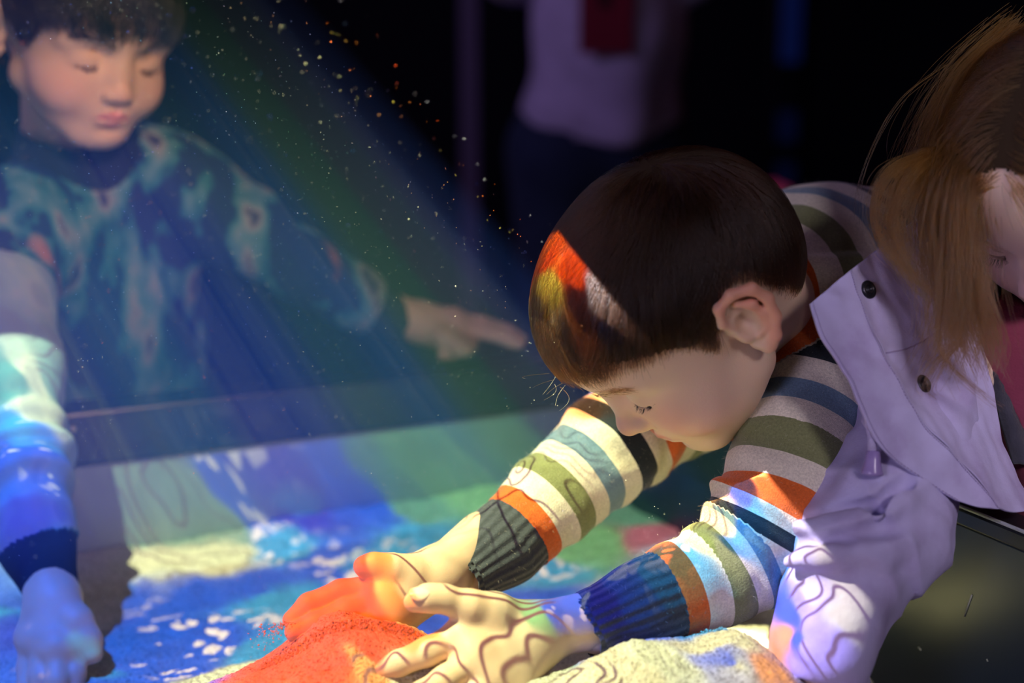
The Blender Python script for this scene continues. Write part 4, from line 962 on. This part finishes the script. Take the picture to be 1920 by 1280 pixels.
    L_ = [(g3((1840, 230, .96), (1785, 300, .955), (1765, 390, .945), (1780, 520, .935), (1792, 640, .93)), 420, .008, .010),
          (g3((1840, 200, .985), (1790, 300, .955), (1790, 400, .94), (1800, 500, .93), (1815, 600, .925), (1850, 700, .925)), 560, .010, .008),
          (g3((1850, 260, .95), (1805, 340, .93), (1790, 430, .925), (1785, 520, .92), (1775, 620, .92), (1740, 700, .922)), 300, .010, .008),
          (g3((1790, 280, .96), (1740, 290, .95), (1670, 320, .94), (1640, 380, .935), (1650, 450, .93), (1700, 510, .925), (1760, 560, .92)), 70, .003, .0022),
          (g3((1790, 290, .96), (1750, 300, .95), (1700, 330, .94), (1670, 400, .935), (1680, 460, .93), (1720, 530, .925), (1770, 570, .92)), 110, .005, .004),
          (g3((1790, 310, .96), (1760, 310, .95), (1715, 350, .94), (1690, 410, .935), (1700, 480, .93), (1740, 560, .925)), 120, .006, .005),
          (g3((1800, 300, .95), (1780, 330, .94), (1755, 380, .935), (1750, 450, .93), (1775, 540, .925), (1800, 620, .922), (1790, 700, .92)), 170, .007, .006),
          (g3((1830, 300, .935), (1800, 380, .925), (1798, 460, .92), (1830, 560, .92), (1860, 640, .925), (1845, 700, .93)), 140, .006, .005),
          (g3((1880, 300, .935), (1840, 340, .925), (1812, 390, .925), (1800, 440, .925)), 160, .006, .003),
          (g3((1780, 540, .925), (1760, 600, .92), (1770, 670, .92), (1830, 730, .925), (1890, 775, .93)), 16, .002, .002),
          (g3((1800, 640, .93), (1760, 680, .925), (1740, 720, .923), (1760, 740, .92)), 14, .003, .004),
          (g3((1900, 60, 1.0), (1815, 150, .99), (1768, 240, .98), (1745, 320, .965), (1750, 400, .95)), 420, .011, .011),
          (g3((1780, 120, 1.0), (1700, 180, .99), (1650, 260, .985), (1620, 350, .98), (1618, 420, .98)), 4, .002, .004)]
    for y0 in np.linspace(-5, 3.5, 9):      # the hair over her other ear falls to the shoulder
        g4 = [tw(np.array(p)) for p in ((y0*.5-1, 6.2, 7.5), (y0*.7-1, 8.1, 3.5), (y0*.9-.6, 9.0, -.5), (y0-.2, 9.0, -5))]
        L_.append((g4+[g4[-1]+np.array((.004, .004, -.05)), g4[-1]+np.array((.002, .0, -.11))], 190, .006, .007))
    st_ += locks(L_, 1.6, 1.0, 5, 18)
    hair('hair', st_, [(.00014, .00006)]*len(st_), m_hair('fair_hair', .34, .40), o)
    cap = SDF(); scalp_ops(cap, .98); Vc, Fc = cap.mesh(.25)
    azc = np.degrees(np.arctan2(np.abs(Vc[:, 1]), Vc[:, 0])); k = Vc[:, 2] > np.interp(azc, [0, 30, 60, 90, 180], [8.2, 7.0, 4.4, .8, -4])
    keep = k[Fc].all(1); Fc = Fc[keep]; used = np.unique(Fc); mp = -np.ones(len(Vc), int); mp[used] = np.arange(len(used)); Vc = Vc[used]
    Vc += (Vc-np.array((-.5, 0, 2.5)))/np.linalg.norm(Vc-np.array((-.5, 0, 2.5)), axis=1)[:, None]*.12
    new_mesh('hair_roots', tw(Vc), mp[Fc], MATS['hair_root'], o)
    return o
girl_in_jacket()

# ------------------------------------------------------------------ boy behind the beam on the left
def boy_in_jersey():
    T0 = (-.4036, 1.3596, 1.099)
    tw, R = frame((.646, -.689, -.33), (.278, -.19, .942), T0, 1.0)
    inv = lambda p: (np.asarray(p)-np.array(T0))@R*100
    SK = (.62, .40, .27)
    S = head_sdf(1.04, .95, 1.08, .98); S.cap((-3.0, 0, -3), inv(P(120, 360, 1.42)), 3.7, 4.0, 2.0)
    V, F = S.mesh(.16); V = relax(V, F, 2, .4)
    C = head_colors(V, SK, (.60, .20, .20), (.66, .32, .24), 1.04)
    J = dict(near=[(P(105, 1130, 1.13), .020), (P(65, 1010, 1.15), .027), (P(45, 860, 1.18), .034), (P(20, 700, 1.22), .040), (P(5, 560, 1.27), .044), (P(30, 430, 1.34), .050)],
             far=[(P(745, 600, 1.47), .024), (P(660, 560, 1.45), .030), (P(560, 500, 1.43), .036), (P(460, 430, 1.43), .040), (P(370, 380, 1.44), .045), (P(300, 350, 1.45), .050)],
             torso=[(P(165, 400, 1.44), .070), (P(190, 540, 1.47), .092), (P(190, 720, 1.50), .098), (np.array((-.40, 1.52, .50)), .10)],
             legs=[[(np.array((-.40+s*.055, 1.52, .48)), .065), (np.array((-.40+s*.06, 1.50, .28)), .048), (np.array((-.40+s*.06, 1.54, .06)), .038)] for s in (-1, 1)])
    parts = [(tw(V), F, {'col': C})]
    q = lambda x, y, d, r: (P(x, y, d), r)
    hs = SDF()   # his right hand, fingertips in the sand
    hand_ops(hs, q(100, 1115, 1.13, .020), q(60, 1000, 1.15, .023), [P(78, 1205, 1.105), P(105, 1215, 1.10), P(132, 1212, 1.105), P(60, 1195, 1.11)],
             [[q(132, 1212, 1.105, .0095), q(140, 1262, 1.095, .0085), q(138, 1300, 1.09, .007)],
              [q(105, 1215, 1.10, .0098), q(108, 1275, 1.085, .0088), q(106, 1320, 1.08, .007)],
              [q(78, 1205, 1.105, .0095), q(75, 1268, 1.09, .0085), q(72, 1310, 1.085, .007)],
              [q(60, 1195, 1.11, .0088), q(50, 1250, 1.1, .0075), q(45, 1285, 1.09, .006)]],
             [q(112, 1130, 1.12, .014), q(145, 1165, 1.11, .0115), q(165, 1200, 1.105, .0098), q(174, 1226, 1.10, .0075)], palm_r=.012)
    Vh, Fh = hs.mesh(.0014); parts.append((relax(Vh, Fh, 1, .4), Fh, {'col': np.tile(SK, (len(Vh), 1))}))
    hs = SDF()   # his left hand, pointing along the rail
    hand_ops(hs, q(775, 600, 1.475, .020), q(700, 575, 1.46, .022), [P(850, 600, 1.47), P(856, 612, 1.465), P(850, 626, 1.465), P(840, 638, 1.465)],
             [[q(850, 600, 1.47, .0098), q(905, 608, 1.47, .0088), q(950, 622, 1.47, .008), q(976, 636, 1.47, .0065)],
              [q(856, 614, 1.465, .0098), q(915, 622, 1.462, .0086), q(955, 636, 1.46, .0078), q(972, 644, 1.46, .006)],
              [q(850, 626, 1.465, .0095), q(880, 646, 1.455, .0086), q(868, 656, 1.45, .0078)],
              [q(840, 638, 1.465, .009), q(850, 660, 1.455, .0078), q(832, 664, 1.45, .007)]],
             [q(800, 610, 1.465, .013), q(835, 632, 1.45, .0105), q(862, 648, 1.445, .009), q(874, 652, 1.445, .0075)], palm_r=.012)
    Vh, Fh = hs.mesh(.0018); parts.append((relax(Vh, Fh, 1, .4), Fh, {'col': np.tile(SK, (len(Vh), 1))}))
    bs = SDF()
    for k in ('near', 'far'): bs.chain([(p, r*.7) for p, r in J[k]], .02)
    bs.chain([(p, r*.84) for p, r in J['torso']], .04)
    for lg in J['legs']: bs.chain([(p, r*.8) for p, r in lg], .03)
    Vb, Fb = bs.mesh(.007); parts.append((Vb, Fb, {'col': np.tile(SK, (len(Vb), 1))}))
    V, F, A = join(parts); o = new_mesh('person', V, F, m_skin(), None, A)
    tag(o, 'black haired boy in a patterned jersey behind the back rail, one hand in sand', 'person')
    ops = SDF(); ops.ops = [x for x in S.ops if not x[4]][:16]
    la, br = face_hairs(ops, tw, .6, droop=.8)
    hair('eyelashes', la, [(.00022, .00006)]*len(la), m_hair('dark_lash', 1.2), o); hair('eyebrows', br, [(.00013, .00005)]*len(br), m_hair('dark_lash', 1.2), o)
    s = SDF()
    for k in ('near', 'far'): s.chain(J[k], .02)
    s.chain(J['torso'][:3]+[(np.array((-.40, 1.52, .60)), .105)], .05); s.chain([(J['near'][-1][0], .05), (J['torso'][0][0], .06), (J['far'][-1][0], .05)], .05)
    s.cap(P(140, 335, 1.41), P(128, 268, 1.395), .056, .050, .02); s.cap(P(130, 262, 1.39), P(135, 190, 1.38), .043, .055, .005, sub=True)
    for k in ('near', 'far'):
        a, b = J[k][0][0], J[k][1][0]; d = (a-b)/np.linalg.norm(a-b); s.cap(a+d*.002, a+d*.05, J[k][0][1]*.85, J[k][0][1]*.85, .002, sub=True)
    Vt, Ft = s.mesh(.003); Vt = relax(Vt, Ft, 2, .5)
    t1, w1, d1 = along(Vt, J['near']); t2, w2, d2 = along(Vt, J['far'])
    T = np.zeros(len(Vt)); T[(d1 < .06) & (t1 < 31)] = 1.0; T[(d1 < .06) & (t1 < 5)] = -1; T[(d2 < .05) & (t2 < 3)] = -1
    nk = np.linalg.norm(Vt-P(135, 285, 1.39), axis=1) < .066; T[nk] = -1
    bunch = np.exp(-((t1-13)/4)**2)*(d1 < .07)
    D = .0035*noise(Vt, 10, 3)+.0040*bunch*np.sin(t1*2.3+2.4*noise(Vt, 7, 5)+w1)
    D = np.where(T < -.5, D*.2, D); Vt = Vt+normals(Vt, Ft)*D[:, None]
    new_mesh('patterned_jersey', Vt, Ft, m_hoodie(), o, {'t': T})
    s = SDF()
    for lg in J['legs']: s.chain(lg, .03)
    Vt, Ft = s.mesh(.008); new_mesh('trousers', Vt, Ft, MATS['navy_trousers'], o)
    for lg in J['legs']:
        s = SDF(); a = lg[-1][0]; s.cap(a+np.array((0, .02, -.03)), a+np.array((.02, -.10, -.036)), .030, .025, .02); Vs, Fs = s.mesh(.006); Vs[:, 2] = np.maximum(Vs[:, 2], .002); new_mesh('shoe', Vs, Fs, MATS['shoe'], o)
    SS = SDF(); scalp_ops(SS, 1.04, .98)
    zend = lambda a: np.interp(a, [0, 30, 50, 62, 75, 85, 95, 110, 125, 180], [3.3, 3.0, 2.9, .8, -.6, 1.0, 3.6, 3.0, -.6, -5])
    def flow(p, wh):
        d = p-wh; d = d/(np.linalg.norm(d, axis=1)[:, None]+1e-6); k = sstep(p[:, 0], -5, 3)[:, None]; return d+k*np.array((.8, 0, -.5))
    st_ = cap_strands(SS, 9000, zend, np.array((-5.0, .5, 9.4)), flow, .7, 9.0, lambda p: p[:, 2] > np.interp(np.degrees(np.arctan2(np.abs(p[:, 1]), p[:, 0])), [0, 30, 60, 80, 180], [6.0, 5.6, 3.4, -1, -9]), seed=12, clump=.5)
    hair('hair', [tw(x) for x in st_], [(.00022, .0001)]*len(st_), m_hair('black_hair', 1.3, .2), o)
    cap = SDF(); scalp_ops(cap, 1.04, .98); Vc, Fc = cap.mesh(.3)
    azc = np.degrees(np.arctan2(np.abs(Vc[:, 1]), Vc[:, 0])); k = Vc[:, 2] > np.interp(azc, [0, 30, 60, 74, 84, 90, 110, 125, 180], [5.5, 5.2, 3.4, 1.8, 2.2, 4.0, 4.0, .5, -3.5])
    keep = k[Fc].all(1); Fc = Fc[keep]; used = np.unique(Fc); mp = -np.ones(len(Vc), int); mp[used] = np.arange(len(used)); Vc = Vc[used]
    Vc += (Vc-np.array((-.5, 0, 2.5)))/np.linalg.norm(Vc-np.array((-.5, 0, 2.5)), axis=1)[:, None]*.15
    new_mesh('hair_roots', tw(Vc), mp[Fc], MATS['hair_root'], o)
    return o
boy_in_jersey()

# ------------------------------------------------------------------ adult at the back of the room, out of focus
def adult():
    X, Y = .165, 2.75; s = SDF()
    at = lambda x, y, z: np.array((X+x, Y+y, z))
    s.ell(at(0, 0, 1.66), (.078, .095, .115), .02); s.cap(at(0, 0, 1.38), at(0, 0, 1.56), .05, .045, .03)
    s.chain([(at(0, 0, .92), .085), (at(0, 0, 1.10), .09), (at(0, 0, 1.32), .10)], .03)
    for sx in (-1, 1): s.chain([(at(.14*sx, 0, 1.36), .05), (at(.17*sx, -.04, 1.22), .042), (at(.10*sx, -.20, 1.34), .034), (at(.04*sx, -.22, 1.44), .026)], .03)
    for x in (-.075, .075): s.chain([(at(x, 0, .86), .065), (at(x, 0, .48), .050), (at(x, .02, .08), .040)], .03)
    for (x, y, z), dx in (((-.035, -.23, 1.47), .0), ((.045, -.23, 1.47), 0)):
        for i in range(4): s.cap(at(x, y, z+(.010*i-.02 if dx else 0)), at(x+dx+(0 if dx else .010*i-.015), y, z+(.0 if dx else .07)+(.010*i-.02 if dx else 0)), .011, .008, .004)
        s.cap(at(x, y, z), at(x+.02, y-.02, z+.035 if dx else z-.03), .011, .008, .006)
    V, F = s.mesh(.010); o = new_mesh('person', V, F, m_skin(), None, {'col': np.tile((.5, .36, .28), (len(V), 1))})
    tag(o, 'blurred adult in a pale lilac shirt standing in the dark far behind', 'person')
    s = SDF(); s.chain([(at(-.03, 0, .94), .125), (at(.03, 0, .94), .125), (at(.02, 0, 1.10), .135), (at(0, 0, 1.32), .14), (at(0, 0, 1.37), .11)], .05)
    for sx in (-1, 1): s.chain([(at(.12*sx, 0, 1.36), .062), (at(.17*sx, -.03, 1.23), .052), (at(.13*sx, -.15, 1.30), .044)], .04)
    s.cap(at(-.3, 0, .755), at(.3, 0, .755), .2, .2, .005, sub=True)
    V, F = s.mesh(.008); V = fold(V, F, .007, lambda v: noise(v*np.array((1, 1, .4)), 7, 3)); new_mesh('shirt', V, F, m_cloth('lilac_shirt', (.55, .46, .66)), o)
    s = SDF()
    s.cap(at(-.04, 0, .90), at(.04, 0, .90), .122, .122, .05)
    for x in (-.075, .075): s.chain([(at(x, 0, .88), .10), (at(x, 0, .48), .070), (at(x, .02, .10), .056)], .04)
    V, F = s.mesh(.012); new_mesh('trousers', V, F, MATS['navy_trousers'], o)
    for x in (-.075, .075):
        s = SDF(); s.cap(at(x, .03, .04), at(x, -.14, .035), .042, .036, .02); V, F = s.mesh(.008); V[:, 2] = np.maximum(V[:, 2], .002); new_mesh('shoe', V, F, MATS['shoe'], o)
    s = SDF(); s.ell(at(0, .02, 1.70), (.088, .10, .10), .02); s.ell(at(0, -.085, 1.64), (.07, .045, .09), .02, sub=True); V, F = s.mesh(.008); new_mesh('hair', V, F, MATS['hair_root'], o)
    c = bpy.data.objects.new('lanyard', None); COL.objects.link(c); tag(c, 'dark red card hanging on a lanyard against the blurred pale shirt', 'name card')
    red = mat('dark_red_card', (.22, .008, .03), .4, .4)
    box('card', at(-.045, -.158, 1.075), at(.05, -.154, 1.22), red, c, .001); box('card_hole', at(-.012, -.160, 1.155), at(.012, -.1585, 1.18), mat('card_dark', (.03, .005, .01), .5), c, .001)
    for sx in (-1, 1): tube('strap', [at(0, -.156, 1.22), at(sx*.02, -.158, 1.30), at(sx*.055, -.11, 1.41), at(sx*.05, .02, 1.44)], .004, red, c)
adult()

# faint room details in the dark: a door post, a blue light strip in segments, an added pink glow
post = st(box('trim_1', (-.115, 3.2, 0), (-.075, 3.24, 1.24), mat('post_paint', (.16, .12, .20), .5, .3)))
def emis(name, col, s):
    def b_(nt, b): b.inputs['Emission Color'].default_value = (*col, 1); b.inputs['Emission Strength'].default_value = s
    return mat(name, (.02, .02, .02), build=b_)
ls = bpy.data.objects.new('light_strip', None); COL.objects.link(ls); ls.location = (0, 0, 0)
tag(ls, 'faint vertical blue light strip on the dark back wall', 'light strip')
xs = P(1477, 100, 4.5)[0]
box('housing', (xs-.05, 4.56, 0.6), (xs+.05, 4.6, 2.6), black, ls, .003)
for y0, y1, e in ((-60, 115, .045), (205, 262, .016), (300, 350, .014)):
    a = P(1477, y0, 4.62)[2]; b = P(1477, y1, 4.62)[2]; box('light_segment', (xs-.03, 4.545, b), (xs+.03, 4.561, a), emis('blue_light_%d' % y0, (.02, .07, .6), e), ls, .003)

# ------------------------------------------------------------------ dusty air in the projector's beam
def dusty_air():
    def corner(u, m_, z):
        n = PJ@NV+u*(PJ[2]-z); return NM(n, m_, z)
    def mm(v, z): return PJ@MV+v*(PJ[2]-z)
    V = []
    for z in (1.50, .71):
        for u, m_ in ((-.55, (1.0 if z < 1 else mm(.04, z))), (.96, (1.0 if z < 1 else mm(.04, z))), (.96, min(mm(.40, z), 1.20)), (-.55, min(mm(.40, z), 1.20))): V.append(corner(u, m_, z))
    F = [(0, 1, 2, 3), (7, 6, 5, 4), (0, 4, 5, 1), (1, 5, 6, 2), (2, 6, 7, 3), (3, 7, 4, 0)]
    m = bpy.data.materials.new('dusty_air'); m.use_nodes = True; nt = m.node_tree; nt.nodes.remove(nt.nodes['Principled BSDF'])
    v = nt.nodes.new('ShaderNodeVolumeScatter'); v.inputs['Color'].default_value = (.52, .78, 1, 1); v.inputs['Density'].default_value = .20; v.inputs['Anisotropy'].default_value = .1
    ge = nt.nodes.new('ShaderNodeNewGeometry'); sx = nt.nodes.new('ShaderNodeSeparateXYZ'); nt.links.new(ge.outputs['Position'], sx.inputs[0])
    mr = nn(nt, 'ShaderNodeMapRange', interpolation_type='SMOOTHSTEP'); nt.links.new(sx.outputs[2], mr.inputs['Value'])
    for k_, x_ in (('From Min', .76), ('From Max', 1.16), ('To Min', 1.25), ('To Max', .06)): mr.inputs[k_].default_value = x_
    nt.links.new(mr.outputs[0], v.inputs['Density'])
    nt.links.new(v.outputs[0], nt.nodes['Material Output'].inputs['Volume'])
    o = new_mesh('haze', V, F, m, smooth=False)
    tag(o, 'dusty air glowing in the coloured beam above the sand', 'haze', kind='stuff')
    # motes of dust caught in it
    r = np.random.default_rng(21); ic = np.array([(0, 0, 1), (1, 0, 0), (0, 1, 0), (-1, 0, 0), (0, -1, 0), (0, 0, -1)], float); fc = [(0, 1, 2), (0, 2, 3), (0, 3, 4), (0, 4, 1), (5, 2, 1), (5, 3, 2), (5, 4, 3), (5, 1, 4)]
    VV = []; FF = []
    for i in range(5000):
        z = r.uniform(.74, 1.15); u = r.uniform(.1, .93); m_ = r.uniform(max(mm(-.2, z), .78), min(mm(.5, z), 1.08)); k = len(VV)
        VV.extend(corner(u, m_, z)+ic*r.uniform(.00006, .00019)*r.uniform(.7, 1.4, (6, 1))); FF.extend([tuple(a+k for a in f) for f in fc])
    d = new_mesh('dust_motes', VV, FF, mat('dust', (.8, .8, .8), .9), smooth=False)
    tag(d, 'tiny bright motes of dust drifting in the beam', 'dust', kind='stuff')
dusty_air()

wl = bpy.data.objects.new('pink_spot', None); COL.objects.link(wl); wl.location = (0, 0, 0)  # added glowing disc for a small pink blur, not a known lamp
tag(wl, 'small dim pink spot, added to glow on the dark back wall behind the middle boy', 'pink spot')
wd = FW+RT*(1455-960)/FPX-UP*(370-640)/FPX; wp = CAM+wd*((4.56-CAM[1])/wd[1])
tube('housing', [wp+np.array((0, a, 0)) for a in (.0, .04)], .062, black, wl, 20)
sw = SDF(); sw.ell(wp+np.array((0, -.002, 0)), (.050, .022, .050), .01); Vw, Fw_ = sw.mesh(.004); new_mesh('lens', Vw, Fw_, emis('pink_glow', (.6, .05, .16), .22), wl)
